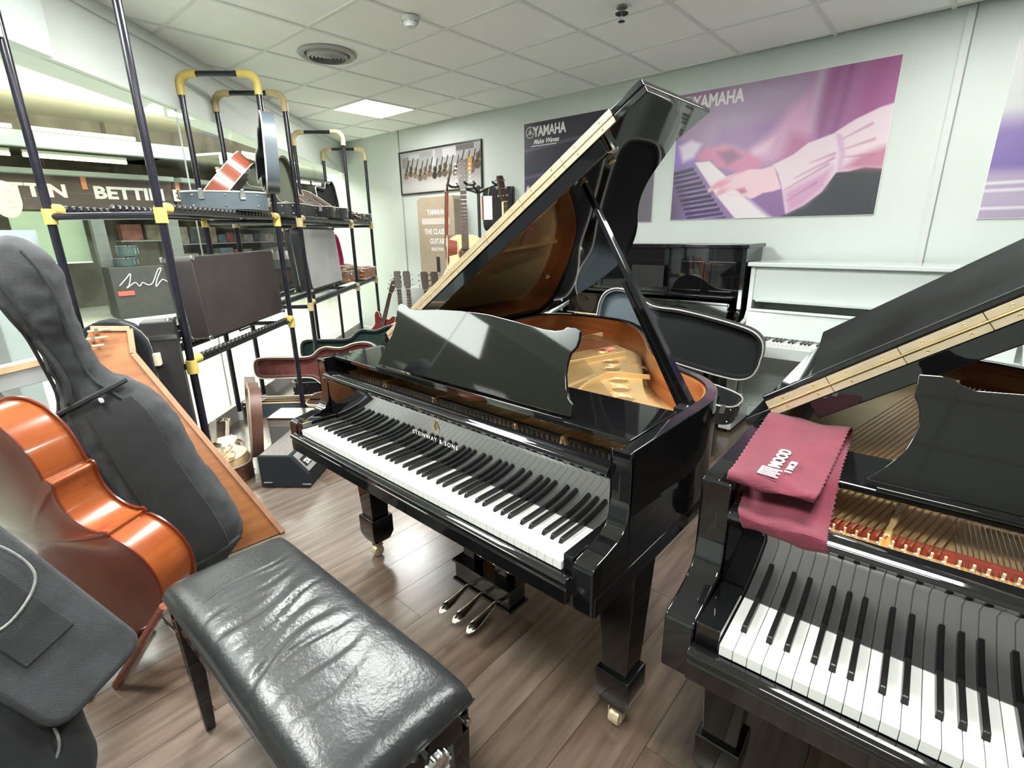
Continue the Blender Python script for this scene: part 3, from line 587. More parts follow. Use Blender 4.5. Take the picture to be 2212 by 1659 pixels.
# ------------------------------------------------------------ upright pianos on the back wall
def upright(name, label, x0, W, yb, yf, yk, H, m, keys_m=None, zk=.72, white=False, panels=True):
    "x0 left side, W width, yb back, yf front of upper case, yk key front"
    root = thing(name, label, 'piano', (x0, yb, 0))
    D = lambda y: y-yb
    sp = [(D(yb), .06), (D(yb), H-.03), (D(yf), H-.03), (D(yf), .86), (D(yf)-.04, .80), (D(yk)+.02, zk+.03), (D(yk)-.025, zk+.01), (D(yk)-.03, zk-.10), (D(yk)+.02, zk-.13), (D(yf)+.02, .50 if not white else .45), (D(yf)+.02, .06)]
    for a in (0, W-.03):
        MB().prism(sp, a, a+.03, lambda y, z, x: (x, y, z)).build('side_panel', m, root, bevel=.003)
    MB().box(-.02, W+.02, D(yf)-.03, 0, H-.03, H).build('top_lid', m, root, bevel=.006)
    MB().box(.03, W-.03, D(yf)+.01, D(yf)+.03, .93, H-.03).build('upper_panel', m, root, bevel=.003)
    MB().box(.03, W-.03, D(yb)-.06, D(yb), .1, H-.03).build('back_panel', m, root)
    if panels:
        for a, b in ((.30, W-.30),):
            fr = MB(); z0, z1 = .97, H-.14
            fr.box(a, b, D(yf)+.002, D(yf)+.01, z1, z1+.012); fr.box(a, b, D(yf)+.002, D(yf)+.01, z0, z0+.012); fr.box(a, a+.012, D(yf)+.002, D(yf)+.01, z0, z1); fr.box(b-.012, b, D(yf)+.002, D(yf)+.01, z0, z1)
            fr.build('panel_moulding', m, root, bevel=.002)
        for a, b in ((.07, .26), (W-.26, W-.07)):
            fr = MB(); z0, z1 = .97, H-.14
            fr.box(a, b, D(yf)+.002, D(yf)+.01, z1, z1+.012); fr.box(a, b, D(yf)+.002, D(yf)+.01, z0, z0+.012); fr.box(a, a+.012, D(yf)+.002, D(yf)+.01, z0, z1); fr.box(b-.012, b, D(yf)+.002, D(yf)+.01, z0, z1)
            fr.build('panel_moulding', m, root, bevel=.002)
    MB().box(.06, W-.06, D(yf)-.035, D(yf)+.01, .925, .945).build('music_rail', m, root, bevel=.003)
    # open fall: sloping board with felt-side lip
    fy, fz = D(yk)+.155, zk+.01
    tz = Matrix.Translation((0, fy, fz)) @ Matrix.Rotation(math.radians(-14), 4, 'X')
    MB().box(.055, W-.055, 0, .018, 0, .17, tz).build('fallboard', m, root, bevel=.004)
    MB().box(.055, W-.055, -.012, .02, .165, .185, tz).build('fallboard_lip', m, root, bevel=.004)
    MB().box(.055, W-.055, -.005, 0, 0, .012, tz).build('brass_strip', BRASSP if not white else m, root)
    MB().box(.03, W-.03, D(yk)-.02, D(yf), zk-.10, zk-.03).build('key_bed', m, root, bevel=.003)
    MB().box(.03, W-.03, D(yk)-.028, D(yk)-.005, zk-.095, zk-.02).build('key_slip', m, root, bevel=.003)
    kx = (W-1.225)/2
    for a, b in ((.03, kx-.002), (W-kx+.002, W-.03)): MB().box(a, b, D(yk), fy, zk-.05, zk+.02).build('key_block', m, root, bevel=.004)
    wk = MB(); bk = MB()
    for k in range(52): wk.box(kx+k*.02356+.0005, kx+(k+1)*.02356-.0005, D(yk), fy, zk-.022, zk)
    for k in range(1, 52):
        if 'ABCDEFG'[(k-1) % 7] in 'ACDFG': bk.box(kx+k*.02356-.0055, kx+k*.02356+.0055, D(yk)+.05, fy, zk, zk+.012)
    wk.build('white_keys', KEYW, root, kind='stuff'); bk.build('black_keys', KEYB, root, kind='stuff')
    MB().box(.03, W-.03, D(yf)+.05, D(yf)+.07, .12, zk-.10).build('lower_panel', m, root, bevel=.003)
    MB().box(.0, W, D(yf)+.02, 0, .04, .12).build('plinth', m, root, bevel=.004)
    for a in (.0, W-.09):
        MB().loft([[Vector((a+p, q, z)) for p, q in ((0, D(yf)+.05), (0, D(yk)+s), (.09, D(yk)+s), (.09, D(yf)+.05))] for z, s in ((.03, -.01), (.10, .0), (.14, .08))]).build('toe_block', m, root, bevel=.006)
        MB().loft([[Vector((a+.045+p*h, D(yk)+.06+q*h, z)) for p, q in ((-1, -1), (-1, 1), (1, 1), (1, -1))] for z, h in ((.12, .028), (.35, .03), (zk-.13, .038))]).build('front_leg', m, root, bevel=.005)
        MB().lathe([(.022, -.012), (.022, .012)], (a+.045, D(yk)+.05, .022), 14, Matrix.Rotation(PI/2, 3, 'Y')).build('caster', BRASS, root)
    for k in (-1, 0, 1): MB().box(W/2+k*.08-.02, W/2+k*.08+.02, D(yf)-.08, D(yf)+.05, .07, .082).build('pedal', BRASS, root, bevel=.004)
    return root
ub = upright('upright_piano', 'tall black upright piano against the back wall with its fall open', 1.235, 1.50, 2.375, 2.0, 1.70, 1.325, BLK)
MB().box(.62, .90, -.41, -.405, .99, 1.16).build('music_sheet_rest', BLK2, ub)
uw = upright('upright_piano', 'white upright piano against the back wall between the black upright and right grand', 2.765, 1.50, 2.40, 2.04, 1.70, 1.20, WHT, white=True, zk=.70, panels=False)
ud = upright('digital_piano', 'small white digital piano left of the black upright, mostly behind the grand', -.22, 1.38, 2.37, 2.10, 1.78, .90, WHT, white=True, panels=False, zk=.70)

# ------------------------------------------------------------ printed pictures on the back wall
def print_mesh(name, w, h, nx, ny, fn, parent, M, rough=.35):
    xs = (np.arange(nx+1)/nx); ys = (np.arange(ny+1)/ny); X, Y = np.meshgrid(xs, ys, indexing='ij')
    col = np.clip(fn(X, Y), 0, 1); Z0 = np.zeros_like(X)
    vs = np.stack([X*w, Y*h, Z0], -1).reshape(-1, 3); me = bpy.data.meshes.new(name)
    idx = np.arange((nx+1)*(ny+1)).reshape(nx+1, ny+1); f = np.stack([idx[:-1, :-1], idx[1:, :-1], idx[1:, 1:], idx[:-1, 1:]], -1).reshape(-1, 4)
    me.from_pydata(vs.tolist(), [], f.tolist()); a = me.color_attributes.new('print', 'FLOAT_COLOR', 'POINT')
    lin = col.reshape(-1, 3)**2.2; a.data.foreach_set('color', np.concatenate([lin, np.ones((len(lin), 1))], 1).ravel())
    me.materials.append(vcmat('print_ink_%.2f' % rough, rough)); me.transform(M)
    o = bpy.data.objects.new(name, me); C.objects.link(o); o.parent = parent; return o
def poly_mask(X, Y, pts, soft=.006, asp=1.0):
    "soft mask of a polygon, coordinates 0..1 (y up), asp = width/height"
    P = np.array([(p[0]*asp, p[1]) for p in pts]); x, y = X*asp, Y; ins = np.zeros(X.shape, bool); dist = np.full(X.shape, 1e9); n = len(P)
    for i in range(n):
        (x0, y0), (x1, y1) = P[i], P[(i+1) % n]
        if y0 != y1: ins ^= ((y0 > y) != (y1 > y)) & (x < (x1-x0)*(y-y0)/(y1-y0)+x0)
        dx, dy = x1-x0, y1-y0; t = np.clip(((x-x0)*dx+(y-y0)*dy)/(dx*dx+dy*dy+1e-12), 0, 1); dist = np.minimum(dist, np.hypot(x-x0-t*dx, y-y0-t*dy))
    return np.clip(.5+np.where(ins, dist, -dist)/(2*soft), 0, 1)[..., None]
def seg_mask(X, Y, a, b, r0, r1, soft, asp):
    ax, ay, bx, by = a[0]*asp, a[1], b[0]*asp, b[1]; dx, dy = bx-ax, by-ay; t = np.clip(((X*asp-ax)*dx+(Y-ay)*dy)/(dx*dx+dy*dy+1e-12), 0, 1)
    d = np.hypot(X*asp-ax-t*dx, Y-ay-t*dy)-(r0+(r1-r0)*t); return np.clip(.5-d/(2*soft), 0, 1)[..., None]
def over(base, m, c): return base*(1-m)+np.array(c)*m
def sm(X, a, b): t = np.clip((X-a)/(b-a), 0, 1); return (t*t*(3-2*t))[..., None]
AP = 1.445/.955
def hands(X, Y):
    # coordinates from the top-left as seen; Y up
    c = over(np.ones(X.shape+(3,))*np.array((.62, .50, .64)), sm(X, .55, .95), (.62, .36, .55))
    c = over(c, sm(Y, .75, .30)*.75, (.55, .38, .60)); c = over(c, sm(Y, .8, 1.0)*(1-sm(X, .3, .6))*.5, (.52, .36, .52))
    c = over(c, poly_mask(X, Y, [(.20, .88), (.62, .82), (.66, .95), (.3, 1.02)], .06, AP)*.6, (.68, .60, .70))
    c = over(c, poly_mask(X, Y, [(.24, .70), (.55, .72), (.60, .62), (.40, .50), (.22, .58)], .05, AP)*.7, (.52, .34, .58))
    # folds of the curtain
    for x0, w_, cc in ((.70, .018, (.76, .68, .76)), (.76, .03, (.55, .33, .50)), (.82, .012, (.50, .28, .46)), (.86, .02, (.62, .40, .58)), (.93, .03, (.60, .34, .52))):
        c = over(c, poly_mask(X, Y, [(x0-w_, 1.02), (x0+w_, 1.02), (x0+w_*.8-.04, .50), (x0-w_*.8-.04, .50)], .03, AP)*.75, cc)
    # far arm and hand
    c = over(c, poly_mask(X, Y, [(.40, .50), (.50, .62), (.58, .78), (.66, .88), (.68, .70), (.70, .55), (.62, .42), (.45, .38), (.36, .42)], .045, AP)*.95, (.78, .58, .72))
    c = over(c, poly_mask(X, Y, [(.60, .60), (.68, .56), (.70, .40), (.55, .38)], .04, AP)*.7, (.66, .36, .52))
    c = over(c, poly_mask(X, Y, [(.42, .52), (.52, .58), (.50, .48), (.40, .45)], .03, AP)*.8, (.87, .72, .80))
    c = over(c, poly_mask(X, Y, [(.10, .49), (.17, .56), (.27, .58), (.33, .55), (.40, .50), (.48, .42), (.44, .34), (.34, .36), (.28, .40), (.20, .42), (.22, .46), (.14, .47)], .018, AP), (.78, .45, .60))
    c = over(c, poly_mask(X, Y, [(.24, .52), (.32, .535), (.37, .47), (.30, .42)], .02, AP)*.8, (.45, .25, .40))
    # piano keys: dark left field, long black keys, white band
    c = over(c, poly_mask(X, Y, [(-.05, .62), (.02, .56), (.10, .50), (.36, -.05), (-.05, -.05)], .03, AP), (.50, .42, .62))
    c = over(c, poly_mask(X, Y, [(-.05, .70), (.06, .62), (.13, .47), (.05, .44), (-.05, .46)], .03, AP), (.56, .44, .74))
    for k in range(15):
        y0 = .40-.037*k; xr = .115+.0185*k; col = (.15, .12, .20) if k < 9 else (.22, .16, .30); th = .009 if k % 3 else .015
        c = over(c, poly_mask(X, Y, [(-.02+.02*k*.6, y0-.02+.01), (xr, y0+.012+.01), (xr+.004, y0-th+.01), (-.02+.02*k*.6, y0-.02-th)], .006, AP), col)
        c = over(c, poly_mask(X, Y, [(.03+.02*k*.6, y0-.028), (xr+.004, y0-th-.002), (xr+.008, y0-th-.014), (.03+.02*k*.6, y0-.044)], .006, AP)*.7, (.66, .54, .80))
    c = over(c, (1-sm(X, .0, .13))*(1-sm(Y, .1, .55))*.75, (.36, .31, .40))
    c = over(c, poly_mask(X, Y, [(.12, .46), (.20, .46), (.30, .33), (.40, .20), (.59, -.02), (.38, -.02), (.26, .18)], .006, AP), (.90, .86, .88))
    c = over(c, poly_mask(X, Y, [(.02, .60), (.09, .64), (.15, .60), (.11, .50), (.05, .47)], .02, AP), (.86, .80, .87))
    # dark lower right, near forearm, cuff and hand
    c = over(c, poly_mask(X, Y, [(.44, .20), (.62, .30), (.66, -.02), (.59, -.05), (.40, .18)], .02, AP), (.52, .38, .58))
    c = over(c, poly_mask(X, Y, [(.55, -.05), (1.05, -.05), (1.05, .42), (.80, .30), (.70, .10), (.58, -.02)], .015, AP), (.24, .25, .27))
    sleeve = [(.53, .39), (.62, .45), (.68, .52), (.78, .565), (.86, .64), (.955, .70), (1.02, .72), (1.02, .30), (.93, .32), (.87, .30), (.82, .30), (.77, .17), (.70, .08), (.62, .02), (.585, .22), (.56, .32)]
    c = over(c, poly_mask(X, Y, sleeve, .006, AP), (.88, .80, .84))
    c = over(c, poly_mask(X, Y, [(.60, .18), (.70, .26), (.80, .34), (.78, .20), (.70, .08), (.63, .03)], .03, AP)*.8, (.76, .55, .70))
    c = over(c, poly_mask(X, Y, [(.84, .32), (.90, .40), (1.02, .46), (1.02, .30), (.92, .31)], .03, AP)*.8, (.70, .42, .52))
    for a, b in (((.60, .20), (.78, .36)), ((.64, .28), (.80, .40)), ((.82, .52), (.93, .60)), ((.83, .45), (.95, .50)), ((.83, .40), (.96, .40)), ((.70, .38), (.80, .43)), ((.62, .12), (.74, .24))):
        c = over(c, seg_mask(X, Y, a, b, .003, .009, .008, AP)*.6, (.66, .44, .56))
    c = over(c, poly_mask(X, Y, [(.79, .57), (.82, .55), (.845, .42), (.84, .31), (.82, .30), (.82, .42)], .008, AP)*.8, (.80, .66, .76))
    hand = [(.535, .385), (.48, .365), (.42, .37), (.36, .355), (.30, .33), (.25, .29), (.205, .235), (.21, .215), (.27, .245), (.25, .20), (.262, .175), (.30, .205), (.36, .22), (.41, .17), (.44, .145), (.46, .155), (.50, .185), (.55, .195), (.585, .21)]
    c = over(c, poly_mask(X, Y, hand, .006, AP), (.91, .76, .80))
    c = over(c, poly_mask(X, Y, [(.20, .235), (.27, .30), (.33, .30), (.28, .25)], .018, AP)*.75, (.84, .50, .60))
    c = over(c, poly_mask(X, Y, [(.25, .18), (.27, .23), (.32, .24), (.30, .20)], .012, AP)*.7, (.86, .56, .64))
    c = over(c, poly_mask(X, Y, [(.36, .225), (.40, .235), (.42, .20), (.39, .185)], .012, AP)*.8, (.68, .36, .48))
    c = over(c, seg_mask(X, Y, (.30, .315), (.39, .36), .002, .006, .008, AP)*.5, (.72, .40, .52))
    c = over(c, seg_mask(X, Y, (.32, .19), (.40, .17), .012, .010, .006, AP)*.8, (.90, .82, .84))
    return c
def darkkeys(X, Y):
    A = 1.43/.965
    c = over(np.ones(X.shape+(3,))*np.array((.235, .225, .275)), sm(Y, .7, .2), (.36, .32, .42))
    for y, h_, cc in ((.755, .012, (.55, .53, .62)), (.49, .014, (.55, .47, .62)), (.40, .01, (.33, .27, .36))):
        c = over(c, seg_mask(X, Y, (-.05, y-.02), (.75, y+.08), h_*.5, h_*.3, .02, A)*.8, cc)
    c = over(c, poly_mask(X, Y, [(-.02, .26), (1.02, .20), (1.02, -.02), (-.02, -.02)], .004, A), (.32, .30, .35))
    c = over(c, poly_mask(X, Y, [(-.02, .24), (.5, .25), (.5, .16), (-.02, .17)], .004, A), (.86, .84, .88))
    c = over(c, poly_mask(X, Y, [(-.02, .262), (.6, .268), (.6, .25), (-.02, .245)], .003, A), (.12, .10, .16))
    for k in range(7):
        x = .01+.115*k; c = over(c, poly_mask(X, Y, [(x-.01, .25), (x+.012, .39), (x+.028, .40), (x+.045, .34), (x+.055, .25)], .008, A), (.88, .86, .90))
    c = over(c, poly_mask(X, Y, [(.80, .58), (1.05, .66), (1.05, .40), (.86, .44)], .02, A), (.66, .58, .68)); c = over(c, poly_mask(X, Y, [(.80, .44), (1.05, .44), (1.05, -.02), (.8, -.02)], .02, A), (.43, .41, .45))
    return c
def rightprint(X, Y):
    c = np.ones(X.shape+(3,))*np.array((.74, .75, .74)); c = over(c, sm(Y, .66, .48), (.46, .38, .62)); c = over(c, sm(Y, .32, .24), (.66, .60, .70)); c = over(c, poly_mask(X, Y, [(.10, .44), (1, .44), (1, .26), (.14, .26)], .02, AP), (.45, .28, .58))
    for y in (.21, .165, .06): c = over(c, seg_mask(X, Y, (-.02, y), (1.02, y+.01), .008, .008, .006, AP), (.86, .85, .86))
    c = over(c, poly_mask(X, Y, [(-.02, .15), (1.02, .15), (1.02, .08), (-.02, .08)], .01, AP), (.68, .64, .72))
    c = over(c, poly_mask(X, Y, [(.10, .50), (.14, .68), (1, .72), (1, .50)], .004, AP), (.80, .81, .80)); return c
def poster(label, x, z, w, h, fn, nx, ny, logo=None):
    t = thing('poster', label, 'poster', mw=WMx(x, z, .002))
    MB().box(0, w, 0, h, 0, .009).build('backing_board', WHITEP, t, bevel=.001)
    print_mesh('print', w-.006, h-.006, nx, ny, fn, t, Matrix.Translation((.003, .003, .0096)))
    if logo: logo(t)
    return t
def ring_logo(t, M, r):
    q = MB(); q.tube([M @ Vector((r*math.cos(a*PI/14), r*math.sin(a*PI/14), .0004)) for a in range(29)], r*.07, 4, False)
    for k in range(3):
        d = Vector((math.sin(k*2.094), math.cos(k*2.094), 0)); e = Vector((d.y, -d.x, 0))
        q.tube([M @ (Vector((0, 0, .0004))-d*r*.55), M @ (Vector((0, 0, .0004))+d*r*.78)], r*.06, 4)
        q.tube([M @ (d*r*.72+e*r*.14), M @ (d*r*.72-e*r*.14)], r*.04, 4); q.tube([M @ (d*r*.35+e*r*.2), M @ (d*r*.35-e*r*.2)], r*.04, 4)
    q.build('maker_emblem', WHITEP, t)
def logo_dark(t):
    text('maker_name', 'YAMAHA', .125, WHITEP, t, Matrix.Translation((.125, .835, .0105)), .0004, .74, bold=.004)
    ring_logo(t, Matrix.Translation((.082, .877, .0105)), .05)
    text('slogan', 'Make Waves', .062, WHITEP, t, Matrix.Translation((.12, .765, .0105)), .0004, .95, shear=.35, bold=.0015)
    MB().box(.09, .40, .745, .752, .0100, .0108).build('slogan_rule', WHITEP, t)
poster('dark grey-violet poster with white maker name and slogan, partly behind the grand lid', .352, 1.498, 1.43, .965, darkkeys, 220, 150, logo_dark)
def logo_purple(t):
    text('maker_name', 'YAMAHA', .125, WHITEP, t, Matrix.Translation((.125, .835, .0105)), .0004, .74, bold=.004); ring_logo(t, Matrix.Translation((.082, .877, .0105)), .05)
poster('large purple poster of two hands playing piano keys', 1.950, 1.508, 1.445, .955, hands, 330, 220, logo_purple)
poster('purple and grey poster cut off by the right picture edge', 3.922, 1.466, 1.445, .965, rightprint, 90, 120)
rg = np.random.default_rng(3); blobs = [(x, .30+.35*abs(x-.5)+rg.uniform(-.03, .1), rg.uniform(.085, .13), rg.uniform(.18, .55)) for x in np.linspace(.07, .95, 15)]
def guitars_photo(X, Y):
    A = 1.42/.50; c = over(np.ones(X.shape+(3,))*np.array((.66, .65, .64)), sm(Y, .4, .1)*.6, (.85, .84, .84))
    for x0, y0, w_, h_, g in ((.03, .62, .10, .25, .5), (.12, .80, .14, .12, .78), (.42, .6, .05, .35, .8), (.56, .75, .16, .2, .85), (.72, .85, .2, .12, .35), (.3, .82, .14, .12, .6)):
        c = over(c, poly_mask(X, Y, [(x0, y0), (x0+w_, y0), (x0+w_, y0+h_), (x0, y0+h_)], .01, A)*.7, (g, g, g))
    for x, y, r, g in blobs:
        cc = (g*1.1, g*.95, g*.8)
        c = over(c, seg_mask(X, Y, (x, y), (x+.004, y), r*.85, r*.85, .012, A), cc); c = over(c, seg_mask(X, Y, (x+.012, y+r*1.3), (x+.012, y+r*1.4), r*.65, r*.62, .012, A), cc)
        c = over(c, seg_mask(X, Y, (x+.014, y+r), (x+.05, y+r+.26), .016, .014, .006, A), (.17, .15, .14)); c = over(c, seg_mask(X, Y, (x, y+r*.5), (x+.001, y+r*.5), r*.22, r*.22, .006, A), (.08, .08, .08))
    c = over(c, seg_mask(X, Y, (.86, .42), (.87, .62), .09, .07, .012, A), (.78, .60, .36)); return c
t = thing('picture_frame', 'black framed photo of many guitars above the guitar stand', 'picture', mw=WMx(-1.655, 1.902, .002))
print_mesh('print', 1.405, .485, 220, 80, guitars_photo, t, Matrix.Translation((.008, .006, .008)), .15)
for a, b, c_, d in ((0, 1.42, 0, .014), (0, 1.42, .484, .498), (0, .014, .014, .484), (1.406, 1.42, .014, .484)): MB().box(a, b, c_, d, 0, .022).build('frame_bar', BLK2, t, bevel=.002)
MB().box(.005, 1.415, .005, .49, 0, .006).build('backing_board', BLK2, t)

# ------------------------------------------------------------ guitars
GO = [(0, 0), (.07, .002), (.13, .018), (.18, .055), (.20, .105), (.195, .16), (.165, .215), (.138, .26), (.13, .30), (.138, .34), (.148, .385), (.142, .43), (.115, .465), (.07, .485), (.03, .49), (0, .49)]
GO_ES = [(0, 0), (.06, .002), (.115, .015), (.16, .05), (.175, .10), (.165, .15), (.135, .20), (.118, .24), (.118, .27), (.135, .32), (.15, .37), (.14, .42), (.10, .415), (.07, .37), (.035, .36), (0, .36)]
def outline(half, k=4):
    R_ = catmull(half, k, False); L_ = [Vector((-p.x, p.y, 0)) for p in R_[-2:0:-1]]; return [(p.x, p.y) for p in R_]+[(p.x, p.y) for p in L_]
def guitar(label, mw, top, side, back, neck=MAPLE, depth=.105, half=GO, twelve=False, group=None, head_only=False, bind=BIND, slim=1.0, name='acoustic_guitar'):
    "local x right, z up along the strings, y back; soundboard at y=0"
    t = thing(name, label, 'guitar', mw=mw, group=group); G = outline(half); ytop = half[-1][1]
    if not head_only:
        MB().prism(G, 0, depth, lambda a, b, h: (a*slim, h, b)).build('body_sides', side, t, smooth=True)
        Gi = inset(G, .004)
        MB().prism(Gi, -.002, .001, lambda a, b, h: (a*slim, h, b)).build('soundboard', top, t)
        MB().prism(Gi, depth-.001, depth+.004, lambda a, b, h: (a*slim, h, b)).build('back_plate', back, t)
        for y in (-.0005, depth+.0005): MB().tube([(a*slim, y, b) for a, b in G]+[(G[0][0], y, G[0][1])], .0028, 5, False).build('binding', bind, t, smooth=True)
        MB().box(-.012, .012, -.0005, depth, -.0015, .002).build('end_strip', bind, t)
        MB().lathe([(.007, 0), (.005, .008), (.008, .014)], (0, depth/2, 0), 10, Matrix.Rotation(PI, 3, 'X')).build('strap_pin', CHROME, t)
        if half is GO:
            MB().lathe([(.052, 0), (.001, .0)], (0, -.0028, .335), 28, Matrix.Rotation(PI/2, 3, 'X')).build('soundhole', mat('soundhole_inside', (.10, .055, .03), .8, col2=(.22, .13, .07), vscale=20), t)
            MB().tube([(.056*math.cos(a*PI/14), -.003, .335+.056*math.sin(a*PI/14)) for a in range(29)], .0035, 4, False).build('rosette', ROSEW, t)
            MB().prism([(-.085, .135), (.085, .135), (.07, .158), (-.07, .158)], -.010, -.002, lambda a, b, h: (a, h, b)).build('bridge', ROSEW, t, bevel=.002)
            MB().prism(catmull([(.015, .30), (.06, .30), (.085, .25), (.09, .20), (.055, .21), (.03, .25)], 4), -.0032, -.002, lambda a, b, h: (a, h, b)).build('pickguard', ROSEW if not twelve else top, t)
        else: MB().box(-.05, .05, -.012, -.002, .12, .14).build('bridge', CHROME, t)
    hz = ytop+.345; hl = .19 if not twelve else .24
    nk = MB().loft([[Vector((x*w_, y, z)) for x, y in ((-1, -.012), (1, -.012), (1, .0), (.6, .012), (-.6, .012), (-1, .0))] for z, w_ in ((ytop-.02, .028), (hz, .0215 if not twelve else .024))]).build('neck', neck, t, smooth=True)
    MB().loft([[Vector((x*w_, y, z)) for x, y in ((-1, -.017), (1, -.017), (1, -.011), (-1, -.011))] for z, w_ in ((ytop-.115, .028), (hz, .0215 if not twelve else .024))]).build('fretboard', ROSEW, t)
    fz = [hz-(.648)*(1-2**(-k/12)) for k in range(1, 20)]
    fr = MB()
    for k, z in enumerate(fz):
        if z > ytop-.115: fr.box(-.024, .024, -.0185, -.0168, z-.0012, z+.0012)
    fr.build('frets', CHROME, t, kind='stuff'); MB().box(-.022, .022, -.020, -.008, hz, hz+.004).build('nut', BIND, t)
    hd = MB().loft([[Vector((x*w_, y+o, z)) for x, y in ((-1, -.009), (1, -.009), (1, .007), (-1, .007))] for z, w_, o in ((hz, .022, 0), (hz+.035, .034, .003), (hz+hl-.02, .038, .03), (hz+hl, .030, .033))]).build('headstock', ROSEW, t, bevel=.002)
    n = 6 if twelve else 3; proto = None
    for s in (-1, 1):
        for k in range(n):
            z = hz+.045+(hl-.08)*k/max(1, n-1); o = .003+.03*(z-hz)/hl
            if proto is None:
                q = MB(); q.tube([(.0, o, 0), (.022, o, 0)], .0022, 5); q.box(.016, .030, o-.003, o+.003, -.0075, .0075); q.lathe([(.0035, 0), (.0035, .014)], (-.018, o-.008, 0), 8, Matrix.Rotation(PI/2, 3, 'X'))
                proto = q.build('tuning_peg', CHROME, t, bevel=.001, seg=1); o0 = o
            else: p = proto.copy(); C.objects.link(p); p.parent = t; proto_ = p
            p = proto if (s == -1 and k == 0) else p
            p.location = (s*.035, o-o0, z); p.rotation_euler = (0, 0, 0) if s == 1 else (0, PI, 0)
    if not head_only:
        sg_ = MB()
        for k in range(6): x = -.018+.0072*k; sg_.tube([(x*1.5, -.009, .146), (x, -.022, hz)], .0007, 3)
        sg_.build('strings', STEEL, t, kind='stuff')
    return t
def up_frame(o, yaw=0, lean=0, roll=0):
    return Matrix.Translation(o) @ Matrix.Rotation(yaw, 4, 'Z') @ Matrix.Rotation(lean, 4, 'X') @ Matrix.Rotation(roll, 4, 'Y')
# three-guitar tower stand behind the middle piano
gs = thing('guitar_stand', 'black guitar tower stand whose padded yokes hold three guitars', 'stand', (.804, 1.252, 0), .30)
MB().tube([(0, 0, .05), (0, 0, 1.80)], .013).build('column', BLK2, gs, smooth=True)
for a in (0, 2.1, 4.2): MB().tube([(0, 0, .12), (.30*math.cos(a+.5), .30*math.sin(a+.5), .02)], .012).build('foot', BLK2, gs, smooth=True)
for (dx, dy) in ((0, -.12), (-.21, -.02), (.20, -.02)):
    MB().tube([(0, 0, 1.74), (dx*.5, dy*.5, 1.775), (dx, dy+.02, 1.80)], .008).build('arm', BLK2, gs, smooth=True)
    y_ = MB().tube([(dx-.042, dy-.04, 1.815), (dx-.036, dy, 1.80), (dx, dy+.022, 1.795), (dx+.036, dy, 1.80), (dx+.042, dy-.04, 1.815)], .009).build('yoke', BLK2, gs, smooth=True)
MB().tube([(-.16, -.06, .86), (.16, -.06, .86)], .012).build('body_rest', BLK2, gs, smooth=True)
guitar('natural twelve-string acoustic guitar facing us on the tower stand', up_frame((.79, 1.09, .925), math.radians(43), math.radians(-4)), SPRUCE, MAH, MAH, twelve=True, slim=1.0)
guitar('dark cherry guitar hanging edge-on at the left of the tower stand', up_frame((.52, 1.10, .93), math.radians(-40), math.radians(-3), math.radians(7)), SUNR, MAH, SUNR, neck=MAH, depth=.085)
guitar('pale guitar hanging at the right of the tower stand, half hidden by the grand lid', up_frame((1.06, 1.30, .96), math.radians(95), math.radians(3), math.radians(-6)), LWOOD, LWOOD, LWOOD, neck=LWOOD, depth=.06, half=GO_ES, name='electric_guitar')
t = thing('price_tag', 'small white tag hanging in front of the black pleated panel', 'tag', (.94, 1.22, 1.62), .5)
MB().box(-.035, .035, -.004, 0, -.09, .09).build('card', WHITEP, t); MB().box(-.05, -.034, -.004, .02, -.09, .09).build('card_side', MAH, t)
MB().tube([(0, 0, .09), (.02, .01, .2)], .001, 4).build('string', BIND, t)
# black pleated panel and brown board on the wall
t = thing('stool_cushion', 'black pleated square cushion panel leaning on the wall right of the framed photo', 'cushion', mw=WMx(-.20, 1.45, .006))
def pleat(i, j): return (.0+.42*i, .44*j, .09+.012*math.cos(i*2*PI*9)-.05*(abs(2*i-1)**8)-.03*abs(2*j-1)**8)
MB().grid(pleat, 72, 12).build('pleated_cover', VIN, t, smooth=True); MB().box(0, .42, 0, .44, 0, .03).build('board', BLK2, t, bevel=.01)
MB().box(.05, .13, .22, .25, .06, .066).build('label_tag', WHITEP, t)
t = thing('guitar_box', 'tall brown cardboard guitar carton with white lettering behind the natural guitar', 'box', mw=WMx(-1.17, 0, .18))
ob = [(0, .4), (.64, .4), (.64, 1.80), (.60, 1.84), (.04, 1.84), (0, 1.80)]
MB().prism([(a, b-.4+.0 if b < .5 else b) for a, b in ob], -.17, .0, lambda a, b, h: (a, b, h)).build('carton_body', mat('brown_carton', (.36, .29, .21), .7, var=.04), t, bevel=.006)
for s, sz, y in (('YAMAHA', .085, 1.64), ('THE CLASSIC', .085, 1.42), ('GUITAR', .085, 1.31), ('SELECTION', .05, 1.23)): text('lettering', s, sz, WHITEP, t, Matrix.Translation((.33, y, .0015)), .0006, .85, 'CENTER', bold=.002)
MB().box(.08, .56, 1.53, 1.60, .0005, .002).build('white_band', mat('dull_print', (.55, .50, .44), .6), t); MB().box(.30, .36, .98, 1.16, .0005, .002).build('dark_window', DARK, t)
